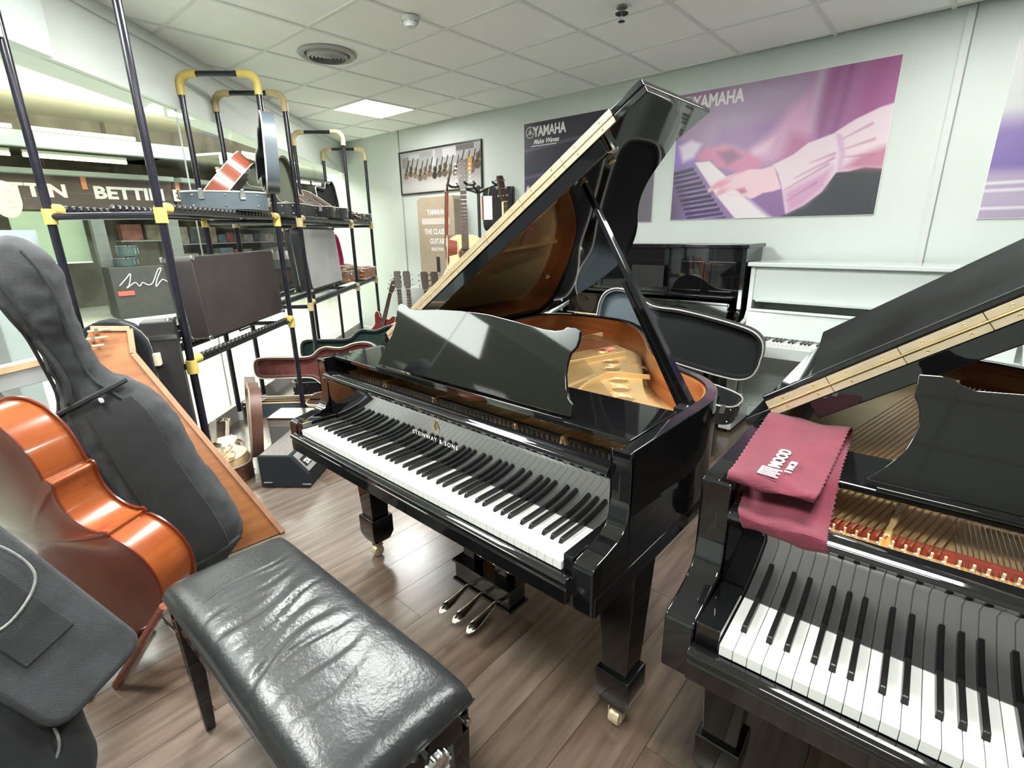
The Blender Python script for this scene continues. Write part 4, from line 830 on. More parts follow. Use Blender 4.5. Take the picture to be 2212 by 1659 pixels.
# floor stand with a stack of guitars, heads up, left of the tower stand
fs = thing('guitar_rack', 'low floor rack holding several guitars left of the tower stand', 'rack', (-.2, 1.55, 0), .3)
for y in (-.14, .14):
    MB().tube([(-.38, y, .03), (.38, y, .03)], .012).build('floor_bar', BLK2, fs, smooth=True)
for x in (-.38, .38): MB().tube([(x, -.14, .03), (x, .14, .03), (x, .18, .55)], .012).build('end_frame', BLK2, fs, smooth=True)
MB().tube([(-.38, .18, .55), (.38, .18, .55)], .012).build('neck_bar', BLK2, fs, smooth=True)
for k, (x, m_, lb) in enumerate(((-.42, ROSEW, 'brown acoustic guitar in the low rack, leftmost headstock'), (-.33, MAPLE, 'acoustic guitar in the low rack, second headstock from the left'), (-.10, SUNR, 'reddish acoustic guitar in the low rack, third from the left'), (.0, MAH, 'mahogany acoustic guitar in the low rack beside the grand lid'))):
    guitar(lb, up_frame((x, 1.30+.05*k, .045), math.radians(60), math.radians(-9)), MAH if k > 1 else SPRUCE, MAH, MAH, neck=m_, depth=.09)
t = guitar('dark electric bass leaning on the wall beside the window corner', up_frame((-1.70, 1.82, .03), math.radians(28), math.radians(-12), math.radians(14)), SUNR, BLK2, BLK2, neck=ROSEW, depth=.05, half=GO_ES, name='electric_guitar')
t = thing('white_cylinder', 'white cylinder standing by the back wall behind the guitar heads', 'cylinder', (-1.0, 1.95, 0)); MB().lathe([(.12, 0), (.12, .80), (.115, .82), (.001, .82)], n=28).build('tube', WHT, t, smooth=True); MB().lathe([(.13, 0), (.13, .04), (.12, .045)], n=28).build('base_ring', GREY, t, smooth=True)
# ------------------------------------------------------------ pipe racks along the window
PR = .0185
def joint(mb, c, M=None):
    mb.lathe([(PR+.001, -.035), (PR+.008, -.035), (PR+.008, .035), (PR+.001, .035)], c, 14, M); return mb
RM3 = RSD.to_3x3()
roller_me = None
def rack(label, frames, top, shelves, d0=-.02, d1=-.535, group=None):
    global roller_me
    tops = top
    t = thing('pipe_rack', label, 'rack')
    for fi, s in enumerate(frames):
        top = tops[fi]
        yl = YEL if fi == 0 or s > 2.5 or s == frames[-1] else YELP
        for d in (d0, d1):
            MB().tube([SD(s, d, .07), SD(s, d, top-.10)], PR, 14).build('post', PIPE, t, smooth=True)
            MB().lathe([(.02, 0), (.02, .07), (.012, .08)], SD(s, d, 0), 12).build('foot', WHITEP, t, smooth=True)
            e = MB(); k = 1 if d == d0 else -1
            e.tube([SD(s, d, top-.13), SD(s, d, top-.06), SD(s, d-k*.012, top-.03), SD(s, d-k*.035, top-.008), SD(s, d-k*.07, top), SD(s, d-k*.12, top)], [PR+.007, PR+.006, PR+.009, PR+.009, PR+.006, PR+.007], 14).build('elbow_joint', YEL if s < 0 else YELP, t, smooth=True)
        MB().tube([SD(s, d0-.11, top), SD(s, d1+.11, top)], PR, 14).build('top_bar', PIPE, t, smooth=True)
    for z in shelves:
        for s in frames:
            MB().tube([SD(s, d0, z-.055), SD(s, d1, z-.055)], PR*.9, 12).build('cross_bar', PIPE, t, smooth=True)
            for d in (d0, d1):
                j = MB(); joint(j, SD(s, d, z-.055)); sg = 1 if s == frames[0] else -1
                joint(j, SD(s+sg*.035, d, z-.022), RM3 @ Matrix.Rotation(PI/2, 3, 'Y')); 
                j.build('clamp_joint', YEL if s < 0 else YELP, t, smooth=True)
        for a, b in zip(frames[:-1], frames[1:]):
            for q, d in enumerate((d0, (d0+d1)/2, d1)):
                ch = MB(); L = b-a-.09
                sbox(ch, a+.045, b-.045, d-.014, d+.014, z-.045, z-.03); sbox(ch, a+.045, b-.045, d-.016, d-.0135, z-.045, z-.028); sbox(ch, a+.045, b-.045, d+.0135, d+.016, z-.045, z-.028)
                ch.build('roller_rail', BLK2, t)
                n = int(L/.046)
                if roller_me is None:
                    roller_me = MB().lathe([(.008, -.013), (.0165, -.012), (.0185, -.004), (.0185, .004), (.0165, .012), (.008, .013)], (0, 0, 0), 12, RM3 @ Matrix.Rotation(PI/2, 3, 'X')).mesh('roller', ROLL, True)
                if q == 0:
                    for k in range(n):
                        o = bpy.data.objects.new('roller', roller_me); C.objects.link(o); o.parent = t; o.location = SD(a+.07+k*.046, d, z-.0185)
                else:
                    st_ = MB()
                    for k in range(n): st_.lathe([(.0165, -.012), (.0185, -.004), (.0185, .004), (.0165, .012)], SD(a+.07+k*.046, d, z-.0185), 8, RM3 @ Matrix.Rotation(PI/2, 3, 'X'))
                    st_.build('rollers', ROLL, t, kind='stuff')
    return t
rk1 = rack('near black pipe rack with yellow joints, holding the grey-blue and long black cases', [-1.47, -.138], [2.62, 2.48], [1.585, .84])
rk2 = rack('black pipe rack with pale yellow joints along the window behind the first one', [.311, 1.86, 2.80], [2.47, 2.47, 2.44], [1.585, .90])

# ------------------------------------------------------------ instrument cases
CO = [(0, 0), (.09, .004), (.165, .03), (.215, .09), (.228, .16), (.215, .24), (.19, .30), (.178, .355), (.185, .42), (.19, .47), (.165, .53), (.12, .575), (.10, .63), (.098, .75), (.10, .92), (.098, 1.02), (.075, 1.065), (.03, 1.08), (0, 1.08)]
CO2 = [(0, 0), (.09, .004), (.165, .03), (.215, .09), (.228, .16), (.215, .24), (.185, .31), (.165, .38), (.168, .45), (.18, .53), (.185, .62), (.185, .75), (.18, .90), (.165, 1.0), (.12, 1.06), (.05, 1.08), (0, 1.08)]
def shell(mb, G, h, t, flip=False, z0=0):
    Gi = inset(G, t); n = len(G); s = -1 if flip else 1
    rings = [[Vector((a, b, z0)) for a, b in G], [Vector((a, b, z0+s*h)) for a, b in G], [Vector((a, b, z0+s*h)) for a, b in Gi], [Vector((a, b, z0+s*t)) for a, b in Gi]]
    b0 = len(mb.v); mb.loft(rings, cap=False); mb.f.append(tuple(b0+i for i in (range(n)))); mb.f.append(tuple(b0+3*n+i for i in range(n))); return mb
def gcase(label, mw, sm, lin, ang=95, sc=(1, 1), h=.09, hl=.05, hinge=1, lidlin=None, half=CO, pipe=PIPING, stud=True, lidsm=None, name='guitar_case', group=None, latches=5):
    t = thing(name, label, 'instrument case', mw=mw, group=group)
    G = [(a*sc[0], b*sc[1]) for a, b in outline(half, 3)]
    shell(MB(), G, h, .008).build('tray', sm, t, smooth=True)
    Gi = inset(G, .009); lb = MB(); shell(lb, Gi, h-.012, .014, z0=.006); lb.build('tray_lining', lin, t, smooth=True)
    MB().tube([(a, b, h) for a, b in G]+[(G[0][0], G[0][1], h)], .005, 6, False).build('tray_trim', pipe, t, smooth=True)
    xm = max(a for a, b in G)
    LM = Matrix.Translation((hinge*xm, 0, h+.004)) @ Matrix.Rotation(hinge*math.radians(ang), 4, 'Y') @ Matrix.Translation((-hinge*xm, 0, 0))
    q = MB(); shell(q, G, hl, .008, True, z0=hl); q.v = [tuple(LM @ Vector(v)) for v in q.v]; ld = q.build('lid', lidsm or sm, t, smooth=True)
    q = MB(); shell(q, Gi, hl-.010, .012, True, z0=hl-.006); q.v = [tuple(LM @ Vector(v)) for v in q.v]; q.build('lid_lining', lidlin or lin, ld, smooth=True)
    MB().tube([LM @ Vector((a, b, 0)) for a, b in G]+[LM @ Vector((G[0][0], G[0][1], 0))], .005, 6, False).build('lid_trim', pipe, ld, smooth=True)
    n = len(G); cand = [int(n*f) for f in ((.03, .09, .2, .30, .42, .58, .70, .80, .91, .97) if latches > 4 else (.1, .3, .7, .9))]
    for i in cand:
        p = Vector((*G[i % n], 0)); p2 = Vector((*G[(i+1) % n], 0)); tn = (p2-p).normalized(); no = Vector((tn.y, -tn.x, 0))
        if p.x*hinge > xm*.8: continue
        M = basis(p+no*.001+Vector((0, 0, h)), tn, Vector((0, 0, 1)).cross(tn), (0, 0, 1))
        lt = MB(); lt.box(-.016, .016, -.007, .003, -.045, .004, M); lt.box(-.010, .010, -.012, -.006, -.030, .014, M); lt.build('latch', CHROME, t, bevel=.0015, seg=1)
    if stud:
        sd_ = MB()
        for i in range(0, n, max(1, n//16)):
            p = Vector((*G[i], 0)); p2 = Vector((*G[(i+1) % n], 0)); tn = (p2-p).normalized(); no = Vector((tn.y, -tn.x, 0))
            for z in (.02, h-.02): sd_.lathe([(.006, 0), (.004, .004), (.0005, .005)], p+no*.001+Vector((0, 0, z)), 8, basis((0, 0, 0), tn, Vector((0, 0, 1)), no).to_3x3())
        sd_.build('rivets', CHROME, t, kind='stuff')
        for i in (int(n*.12), int(n*.86)):
            a, b = G[i]
            MB().lathe([(.006, 0), (.004, .004), (.0005, .005)], LM @ Vector((a, b, hl*.5)), 8).build('lid_rivet', CHROME, ld)
    return t
def yframe(o, y, tilt=0, roll=0):
    y = Vector(y).normalized(); x = y.cross(Vector((0, 0, 1))).normalized(); z = x.cross(y)
    return basis(o, x, y, z) @ Matrix.Rotation(roll, 4, 'Y')
ax1 = Vector((-.93, .35, 0))
gcase('open grey-blue guitar case on the near rack top shelf with a brown guitar inside', yframe((.50, -.60, 1.588), ax1), VING, PLK, ang=93, h=.10, hl=.075, sc=(1.05, 1))
# guitar propped on its side in that case
def in_case(o, y, roll, lift=0):
    y = Vector(y).normalized(); M = yframe(o, y, 0, roll); X_, Y_, Z_ = M.col[0].to_3d(), M.col[1].to_3d(), M.col[2].to_3d()
    return basis(o, X_, -Z_, Y_)      # guitar x -> across, y(back) -> down, z(neck) -> along
guitar('brown mahogany guitar tilted up on its side in the grey-blue case', in_case(Vector((.41, -.585, 1.80)), Vector((-.93, .35, -.08)), math.radians(-48)), ROSEW, MAH, MAH, depth=.10, slim=1.0)
gcase('open black guitar case with green plush lining on the second rack top shelf', yframe(SD(1.60, -.19, 1.588), -U), VIN, PLG, ang=97, h=.10, hl=.07, sc=(1.1, 1.08))
guitar('light brown guitar lying tilted in the green-lined case', in_case(SD(1.50, -.17, 1.76), -U+Vector((0, 0, -.12)), math.radians(-35)), ROSEW, mat('tan_mahogany', (.36, .15, .085), .25, coat=.4, var=.12, vscale=4), MAH, depth=.10)
gcase('small open black case on the far rack top shelf, holding a striped instrument', yframe(SD(2.72, -.17, 1.588), -U), VIN, PLK, ang=97, h=.08, hl=.05, sc=(.85, .72))
t = guitar('small pale-bound guitar lying in the small black case', in_case(SD(2.66, -.15, 1.68), -U, math.radians(-22)), ROSEW, ROSEW, ROSEW, depth=.05, half=GO_ES, name='electric_guitar')
gcase('open brown case with bright pink lining on the far rack lower shelf', yframe(SD(2.76, -.19, .905), -U), mat('tan_case', (.28, .12, .07), .5, var=.1), PLP, ang=97, h=.12, hl=.05, sc=(.9, .78))
guitar('tan electric guitar lying in the pink-lined case', in_case(SD(2.70, -.19, 1.03), -U, math.radians(-15)), mat('tan_top', (.50, .24, .13), .4, var=.1), MAH, MAH, depth=.045, half=GO_ES, name='electric_guitar')

def rbox(label, name, cat, M, L, H, T, m, rad=.03, hw=True, face=None):
    "long hard case standing on its side: local x length, z height, y thickness"
    t = thing(name, label, cat, mw=M)
    pts = []
    for cx, cz, a0 in ((rad, rad, PI), (L-rad, rad, 1.5*PI), (L-rad, H-rad, 0), (rad, H-rad, .5*PI)):
        for k in range(5): a = a0+k*PI/8; pts.append((cx+rad*math.cos(a), cz+rad*math.sin(a)))
    for nm, y0, y1 in (('case_body', 0, T*.66), ('case_lid', T*.675, T)):
        MB().prism(pts, y0, y1, lambda a, b, h: (a, h, b)).build(nm, m, t, bevel=.008, seg=3)
    MB().prism(inset(pts, .004), T*.655, T*.68, lambda a, b, h: (a, h, b)).build('valance', CHROME, t)
    if face: MB().prism(inset(pts, .018), -.004, .001, lambda a, b, h: (a, h, b)).build('reflection_panel', face, t, bevel=.003)
    if hw:
        for x in (.12*L, .5*L, .88*L):
            l = MB(); l.box(x-.02, x+.02, T*.5, T*.86, -.006, .0); l.box(x-.012, x+.012, T*.58, T*.78, -.012, -.005); l.build('latch', CHROME, t, bevel=.001, seg=1)
        for x, z in ((0, 0), (L, 0), (0, H), (L, H)):
            for y in (0, T): MB().lathe([(.013, -.006), (.014, 0), (.013, .006)], (x+(.008 if x == 0 else -.008), y, z+(.008 if z == 0 else -.008)), 10, Matrix.Rotation(PI/2, 3, 'X')).build('corner_cap', CHROME, t, smooth=True)
        MB().tube([(L*.42, T*.33, -.004), (L*.42, T*.33, -.03), (L*.58, T*.33, -.03), (L*.58, T*.33, -.004)], .006).build('handle', BLK2, t, smooth=True)
    return t
def rackM(s, d, z, tilt=0): return basis(SD(s, d, z), U, -Nn, (0, 0, 1)) @ Matrix.Rotation(tilt, 4, 'X')
rbox('long rectangular black vinyl case standing on edge on the near rack lower shelf', 'keyboard_case', 'instrument case', rackM(-1.20, -.05, .875, math.radians(-3)), 1.03, .455, .16, VINB)
t = rbox('rectangular case with a pale reflection coloured onto its face, standing on the second rack lower shelf', 'keyboard_case', 'instrument case', rackM(.62, -.10, .94, math.radians(-4)), .98, .56, .15, VIN, rad=.06, face=mat('grey_reflection', (.34, .34, .34), .3, col2=(.44, .44, .445), vscale=3))  # bright reflection on the case front, put into the panel's pale grey
# black cases behind the gig bag
t = thing('arched_case', 'black case with rounded top and white latch standing behind the gig bag', 'instrument case', mw=basis((.924, -1.533, 0), (.45, .89, 0), (-.89, .45, 0), (0, 0, 1)))
ao = [(0, 0), (.30, 0), (.30, .915)]+[(.15+.15*math.cos(a*PI/10), .915+.15*math.sin(a*PI/10)) for a in range(1, 10)]+[(0, .915)]
for nm, y0, y1 in (('case_front', 0, .04), ('case_back', .046, .10)): MB().prism(ao, y0, y1, lambda a, b, h: (a, h, b)).build(nm, CARPET, t, bevel=.008)
MB().prism(inset(ao, .003), .039, .047, lambda a, b, h: (a, h, b)).build('case_seam', BIND, t)
MB().box(.285, .325, .015, .07, .83, .89).build('latch', BIND, t, bevel=.004)
t = thing('tall_black_box', 'tall narrow black box standing beside the rounded black case', 'box', mw=basis((1.00, -1.275, .0), (.35, .94, 0), (-.94, .35, 0), (0, 0, 1)))
MB().box(0, .14, 0, .12, 0, 1.04).build('box_body', VIN, t, bevel=.008); MB().box(-.002, .142, -.004, .0, .95, .97).build('trim_strip', CHROME, t)
MB().lathe([(.016, 0), (.010, .012)], (.12, .02, 1.04), 12).build('corner_knob', CHROME, t)
t = thing('flat_black_case', 'flat black case with shiny trim lying behind the long black case on the near rack', 'instrument case', mw=basis(SD(-1.40, -.28, .845), U, -Nn, (0, 0, 1)))
MB().box(0, 1.15, 0, .21, 0, .06).build('case_body', VIN, t, bevel=.01); MB().box(-.003, 1.153, -.003, .213, .06, .066).build('trim', PIPING, t, bevel=.002); MB().box(0, 1.15, 0, .21, .066, .10).build('case_lid', BLK, t, bevel=.01)

# floor cluster left of the middle piano
gcase('open brown case at the foot of the racks with lid standing, beige inside', yframe((.84, -1.06, 0), (-.93, .34, 0)), VINBR, BEIGE, ang=96, h=.11, hl=.065, sc=(.95, .95), pipe=BEIGE)
guitar('light wooden guitar lying in the beige-lined case, frets showing', in_case(Vector((.78, -1.04, .12)), Vector((-.93, .34, .0)), math.radians(-8)), mat('pale_top', (.75, .50, .27), .35, var=.1), LWOOD, LWOOD, neck=LWOOD, depth=.08)
for k in range(7):
    a = rng.uniform(0, PI); t = thing('wood_block', 'small pale wooden block on top of the guitar in the beige-lined case', 'block', (.62+.07*(k % 3)+.02*k, -1.02+.05*(k % 4)-.03*(k//3), .155+.02*(k//4)), a, 'wooden blocks on the light guitar')
    MB().box(-.045, .045, -.014, .014, 0, .02).build('block_body', LWOOD, t, bevel=.004); MB().lathe([(.008, .02), (.009, .028), (.001, .03)], (.03, 0, 0), 10).build('dowel_end', MAPLE, t, smooth=True)
gcase('open black case with dark red lining and white stitched edge on the floor', yframe((.412, .389, 0), (-.72, -.69, 0)), VING, PLR, ang=94, h=.12, hl=.06, sc=(.92, 1.02), pipe=BIND, lidlin=PLR)
t = guitar('dark acoustic guitar with oval label lying in the dark red lined case', in_case(Vector((.38, .30, .13)), Vector((-.72, -.69, 0)), math.radians(-6)), ROSEW, MAH, MAH, depth=.09)
gcase('open black case with dark green lining on the floor behind the red-lined case', yframe((.12, .92, .0), (-.72, -.69, 0)), VIN, PLD, ang=100, h=.12, hl=.06, sc=(1.0, 1.0), pipe=GREY, lidlin=PLD)
# black-lined case behind the middle piano, on a stool
st = thing('black_stool', 'low black stool carrying the open case behind the middle piano', 'stool', (2.55, 1.12, 0))
MB().box(-.35, .35, -.14, .14, .38, .43).build('seat', VIN, st, bevel=.01)
for a in (-.32, .32):
    for b in (-.12, .12): MB().box(a-.018, a+.018, b-.018, b+.018, 0, .38).build('leg', BLK2, st, bevel=.003)
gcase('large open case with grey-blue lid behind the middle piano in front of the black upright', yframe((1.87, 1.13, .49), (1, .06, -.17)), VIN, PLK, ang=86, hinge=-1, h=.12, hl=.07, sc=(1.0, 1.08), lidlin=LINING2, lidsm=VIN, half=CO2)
# wedge speaker
wd = thing('floor_monitor', 'black carpeted wedge loudspeaker with grey grille on the floor by the case', 'speaker', mw=basis((1.02, -.865, .004), (.775, .632, 0), (-.632, .775, 0), (0, 0, 1)))
wp = [(0, 0), (.29, 0), (.29, .085), (.195, .20), (0, .20)]
MB().prism(wp, 0, .46, lambda a, b, h: (a, h, b)).build('cabinet', CARPET, wd, bevel=.006)
gm = basis((.29, 0, .085), (0, 1, 0), (-.637, 0, .771), (.771, 0, .637))
MB().box(.02, .44, .01, .14, .001, .010, gm).build('grille', GRILLE, wd, bevel=.003)
text('badge', 'TX', .04, WHITEP, wd, gm @ Matrix.Translation((.05, .05, .0105)), .001, 1, bold=.003); MB().box(.03, .11, .04, .10, .0095, .0105, gm).build('badge_plate', BLK2, wd)
MB().box(.012, .18, .012, .448, .200, .203).build('lit_top', mat('lit_carpet', (.16, .15, .135), .9, var=.15, vscale=60), wd)  # light falling on the carpeted top, painted as a paler grey sheet
for a, b in ((.02, .03), (.25, .02)): MB().box(a, a+.05, -.006, 0, b, b+.006).build('corner_screw', GREY, wd)
t = thing('amplifier', 'grey flat-topped combo amplifier behind the wedge loudspeaker', 'amplifier', mw=basis((.62, -.62, .0), (.775, .632, 0), (-.632, .775, 0), (0, 0, 1)))
MB().box(0, .52, 0, .20, .0, .26).build('cabinet', mat('grey_tolex', (.30, .27, .235), .7, var=.08), t, bevel=.01); MB().box(-.002, .522, -.002, .202, .26, .275).build('top_trim', CHROME, t, bevel=.003); MB().box(.01, .51, -.004, 0, .02, .22).build('grille', GRILLE, t)

# ------------------------------------------------------------ wooden soundboard, gig bag, cello
bn = Vector((-.905, .095, -.416)).normalized()*-1
bp_ = [(1.57, -1.002, 0.0), (1.112, -1.345, .918), (1.065, -1.327, 1.024), (1.045, -1.463, 1.042), (1.10, -1.561, .886), (1.533, -1.40, .001)]
t = thing('wooden_harp_body', 'tall orange plywood soundbox leaning behind the black gig bag', 'wooden board', (1.57, -1.0, 0))
O_ = Vector((1.57, -1.0, 0))
def slab(h0, h1, P, name, m, bev): 
    vs = [Vector(p)-O_+bn*h0 for p in P]+[Vector(p)-O_+bn*h1 for p in P]; n = len(P)
    return MB().add(vs, [tuple(range(n))[::-1], tuple(range(n, 2*n))]+[(i, (i+1) % n, n+(i+1) % n, n+i) for i in range(n)]).build(name, m, t, bevel=bev)
slab(0, .012, bp_, 'face_board', BOARD, .002)
edge = [Vector(p) for p in bp_]
for a, b in ((0, 1), (1, 2), (2, 3)):
    A_, B_ = edge[a]-O_, edge[b]-O_; dv = (B_-A_).normalized(); sd = dv.cross(bn).normalized()
    MB().loft([[q+sd*x+bn*y for x, y in ((-.012, -.03), (.012, -.03), (.012, .02), (-.012, .02))] for q in (A_, B_)]).build('edge_batten', BOARDE, t, bevel=.002)
for k in range(3):
    c = edge[3].lerp(edge[4], .15+.2*k)-O_+bn*.02+Vector((0, .03, 0)); MB().tube([c, c+bn*.05], .008).build('tuning_pin', CHROME, t, smooth=True); MB().tube([c+bn*.04+Vector((0, -.03, 0)), c+bn*.04+Vector((0, .05, .0))], .005).build('pin_bar', LWOOD, t, smooth=True)
def lathe_path(pts, n=20):
    "elliptic loft: (centre, half width, half thickness); width axis is perpendicular to the path and horizontal-ish"
    cs = [Vector(p[0]) for p in pts]; rings = []
    for i, (c, hw, ht) in enumerate(pts):
        c = Vector(c); tg = (cs[min(i+1, len(cs)-1)]-cs[max(i-1, 0)]).normalized(); fw = Vector((.93, -.30, .1)); wv = tg.cross(fw).normalized(); tv = wv.cross(tg).normalized()
        rings.append([c+wv*hw*(abs(math.cos(a))**.8*math.copysign(1, math.cos(a)))+tv*ht*(abs(math.sin(a))**.8*math.copysign(1, math.sin(a))) for a in [2*PI*k/n for k in range(n)]])
    return rings
def resample(pts, m):
    P3 = catmull([Vector(p[0]) for p in pts], m, False); A = catmull([(p[1], p[2]) for p in pts], m, False); return [(a, b.x, b.y) for a, b in zip(P3, A)]
def crinkle(me, amp, sc, seed=0):
    for v in me.vertices:
        n = v.normal; q = v.co*sc+Vector((seed, seed, seed)); v.co += n*(amp*(noise.noise(q)+.5*noise.noise(q*2.3)))
gb = thing('cello_gig_bag', 'black padded cello gig bag leaning on the orange soundbox', 'instrument bag', (1.7, -1.4, 0))
OG = Vector((1.7, -1.4, 0))
bag = [((1.43, -1.70, 1.405), .03, .03), ((1.45, -1.69, 1.385), .075, .06), ((1.485, -1.665, 1.30), .098, .072), ((1.51, -1.645, 1.20), .088, .07), ((1.52, -1.63, 1.12), .072, .064), ((1.535, -1.612, 1.01), .070, .062), ((1.552, -1.59, .92), .082, .07), ((1.57, -1.565, .85), .135, .09), ((1.60, -1.535, .74), .18, .105), ((1.63, -1.505, .60), .178, .115), ((1.66, -1.475, .48), .182, .12), ((1.695, -1.44, .33), .198, .125), ((1.73, -1.405, .21), .18, .12), ((1.75, -1.385, .13), .12, .10), ((1.765, -1.37, .09), .05, .05)]
rs_ = resample([(Vector(c)-OG, a, b) for c, a, b in bag], 8)
me_o = MB().loft(lathe_path(rs_, 48)).build('bag_body', NYLON, gb, smooth=True); crinkle(me_o.data, .011, 9); crinkle(me_o.data, .004, 26, 5)
def on_bag(f, ang, off):
    i = f*(len(rs_)-1); k = int(min(i, len(rs_)-2)); c, hw, ht = rs_[k]; c2, hw2, ht2 = rs_[k+1]; fr = i-k; r = lathe_path([(c, hw+off, ht+off), (c2, hw2+off, ht2+off)], 360); a = int(ang) % 360; return r[0][a].lerp(r[1][a], fr)
for a_, nm in ((62, 'zip_piping'), (24, 'side_piping'), (118, 'pocket_seam')):
    MB().tube([on_bag(.10+.86*k/40, a_+ (6*math.sin(k*.3)), .006) for k in range(41)], .0065, 6).build(nm, NYLON2, gb, smooth=True)
MB().loft([[on_bag(.52+.40*k/20, a, o) for a, o in ((78, .004), (82, .018), (104, .022), (124, .018), (128, .004))] for k in range(21)], closed=False).build('front_pocket', NYLON2, gb, smooth=True)
MB().tube([on_bag(.30+.16*k/14, 66+12*math.sin(k*.22), .02) for k in range(15)], .012, 6).build('neck_strap', NYLON2, gb, smooth=True)
MB().tube([on_bag(.48, a, .012) for a in range(20, 150, 8)], .010, 6).build('cross_strap', NYLON2, gb, smooth=True)
MB().tube([on_bag(.88, a, .012) for a in range(20, 150, 8)], .012, 6).build('lower_strap', NYLON2, gb, smooth=True)
MB().cbox(on_bag(.50, 96, .02), (.03, .012, .014)).build('zip_pull', WHITEP, gb, bevel=.003)

VO = [(0, 0), (.08, .004), (.15, .03), (.20, .085), (.215, .15), (.205, .20), (.185, .235), (.172, .252), (.178, .262), (.16, .272), (.135, .30), (.118, .345), (.12, .39), (.135, .425), (.152, .445), (.15, .455), (.138, .465), (.152, .50), (.168, .56), (.162, .63), (.125, .69), (.07, .725), (.02, .735), (0, .735)]
k_ = 1.15
CM = basis((2.059, -1.688, .193), (-.73, -.38, -.56), (.5, -.87, -.06), (-.47, -.32, .83))
CM = frame((2.059, -1.688, .193), (-.47, -.32, .83), (-.5, .87, .06))
ce = thing('cello', 'glossy reddish-brown cello leaning at the left, its ribs and back towards us', 'cello', mw=CM)
sgn = -1
G = [(a*k_, b*k_) for a, b in outline(VO, 4)]; dp = .118*k_
yb_, yf_ = (0, -dp) if sgn < 0 else (0, dp)
def arched(y0, out, name, m):
    mb = MB(); cx = [Vector((0, b)) for a, b in G]; rings = []
    Go = inset(G, -.006*k_)
    for f, h in ((1, 0), (1, .004), (.93, .006), (.80, .014), (.6, .024), (.35, .032), (.1, .036)):
        rings.append([Vector((a*f, y0+out*h*k_*.7, .37*k_+(b-.37*k_)*(f**.7 if f < 1 else 1))) for a, b in Go])
    return mb.loft(rings).build(name, m, ce, smooth=True)
n_ = len(G); MB().loft([[Vector((a, y, b)) for a, b in G] for y in np.linspace(yb_, yf_, 4)], cap=False).build('ribs', CELLO, ce, smooth=True)
arched(yb_, 1 if sgn < 0 else -1, 'back_plate', CELLB); arched(yf_, -1 if sgn < 0 else 1, 'belly', CELLO)
for y in (yb_, yf_): MB().tube([(a, y, b) for a, b in inset(G, -.008)]+[(inset(G, -.008)[0][0], y, inset(G, -.008)[0][1])], .0045, 6, False).build('purfled_edge', CELLB, ce, smooth=True)
bz = yf_+(.02 if yf_ > 0 else -.02)
MB().loft([[Vector((x*w_, y, z)) for x, y in ((-1, yf_), (1, yf_), (.7, yf_*.75), (-.7, yf_*.75))] for z, w_ in ((.72*k_, .03), (1.02*k_, .02))]).build('neck', MAPLE, ce, smooth=True)
MB().loft([[Vector((x*w_, y, z)) for x, y in ((-1, bz), (1, bz), (1, bz*1.08), (-1, bz*1.08))] for z, w_ in ((.45*k_, .035), (1.02*k_, .02))]).build('fingerboard', KEYB, ce)
MB().tube([(0, (yb_+yf_)/2, 0), (0, (yb_+yf_)/2, -.17)], .005).build('endpin', CHROME, ce, smooth=True); MB().lathe([(.010, -.20), (.013, -.185), (.008, -.165)], (0, (yb_+yf_)/2, 0), 12).build('rubber_tip', BLK2, ce, smooth=True)
MB().lathe([(.013, 0), (.015, -.02), (.008, -.03)], (0, (yb_+yf_)/2, 0), 14).build('endpin_collar', KEYB, ce, smooth=True)
MB().box(-.04, .04, bz, bz*1.25 if bz > 0 else bz*1.25, .06, .30).build('tailpiece', KEYB, ce)
t = thing('cello_stand', 'dark wooden stand bar under the cello, running down to the floor', 'stand', (2.2, -1.75, 0))
MB().tube([(.03, .115, .335), (-.16, -.03, .01)], .013).build('front_bar', MAH, t, smooth=True); MB().tube([(-.16, -.03, .012), (-.36, .12, .012), (-.42, -.12, .012), (-.16, -.10, .012)], .013).build('floor_bar', MAH, t, smooth=True)

# ------------------------------------------------------------ soft cases in the lower left corner
_x = Vector((.127, .118, -.204)).normalized(); _y = Vector((.35, -.88, -.30)); _z = _x.cross(_y)*-1; _y = _z.cross(_x)
SOFTM = basis((2.40, -1.905, .50), _x, _y, _z)
t = thing('soft_case', 'padded black oblong case with a grey cord in front of the cello', 'instrument bag', mw=SOFTM)
ob_ = []
for cx, cy, a0 in ((-.42, -.09, PI), (.13, -.07, 1.5*PI), (.13, .07, 0), (-.42, .09, .5*PI)):
    for k in range(5): a = a0+k*PI/8; ob_.append((cx+.045*math.cos(a), cy+.045*math.sin(a)))
MB().prism(ob_, -.05, .05, lambda a, b, h: (a, b, h)).build('case_body', NYLON, t, bevel=.016, seg=3)
MB().prism(inset(ob_, -.003), -.006, .006, lambda a, b, h: (a, b, h)).build('zip_band', NYLON2, t)
MB().box(-.34, .02, -.055, .055, .048, .056).build('flap_pocket', NYLON2, t, bevel=.0035, seg=3)
MB().tube(catmull([(-.30, .05, .066), (-.22, .09, .075), (-.12, .08, .07), (-.08, -.02, .066), (-.14, -.08, .066), (-.30, -.10, .05)], 8, False), .0032, 8).build('cord_loop', CORD, t, smooth=True)
g2 = thing('gig_bag', 'large dark gig bag standing in the lower left corner with grey cord', 'instrument bag', (2.5, -2.0, 0))
OG2 = Vector((2.5, -2.0, 0))
bg = [((2.260, -2.185, .52), .04, .04), ((2.280, -2.175, .50), .08, .06), ((2.300, -2.155, .47), .12, .08), ((2.340, -2.065, .45), .16, .10), ((2.400, -2.060, .26), .19, .11), ((2.440, -2.055, .12), .17, .10), ((2.460, -2.050, .05), .09, .06)]
b2 = MB().loft(lathe_path(resample([(Vector(c)-OG2, a, b) for c, a, b in bg], 8), 40)).build('bag_body', NYLON2, g2, smooth=True); crinkle(b2.data, .010, 8, 3)
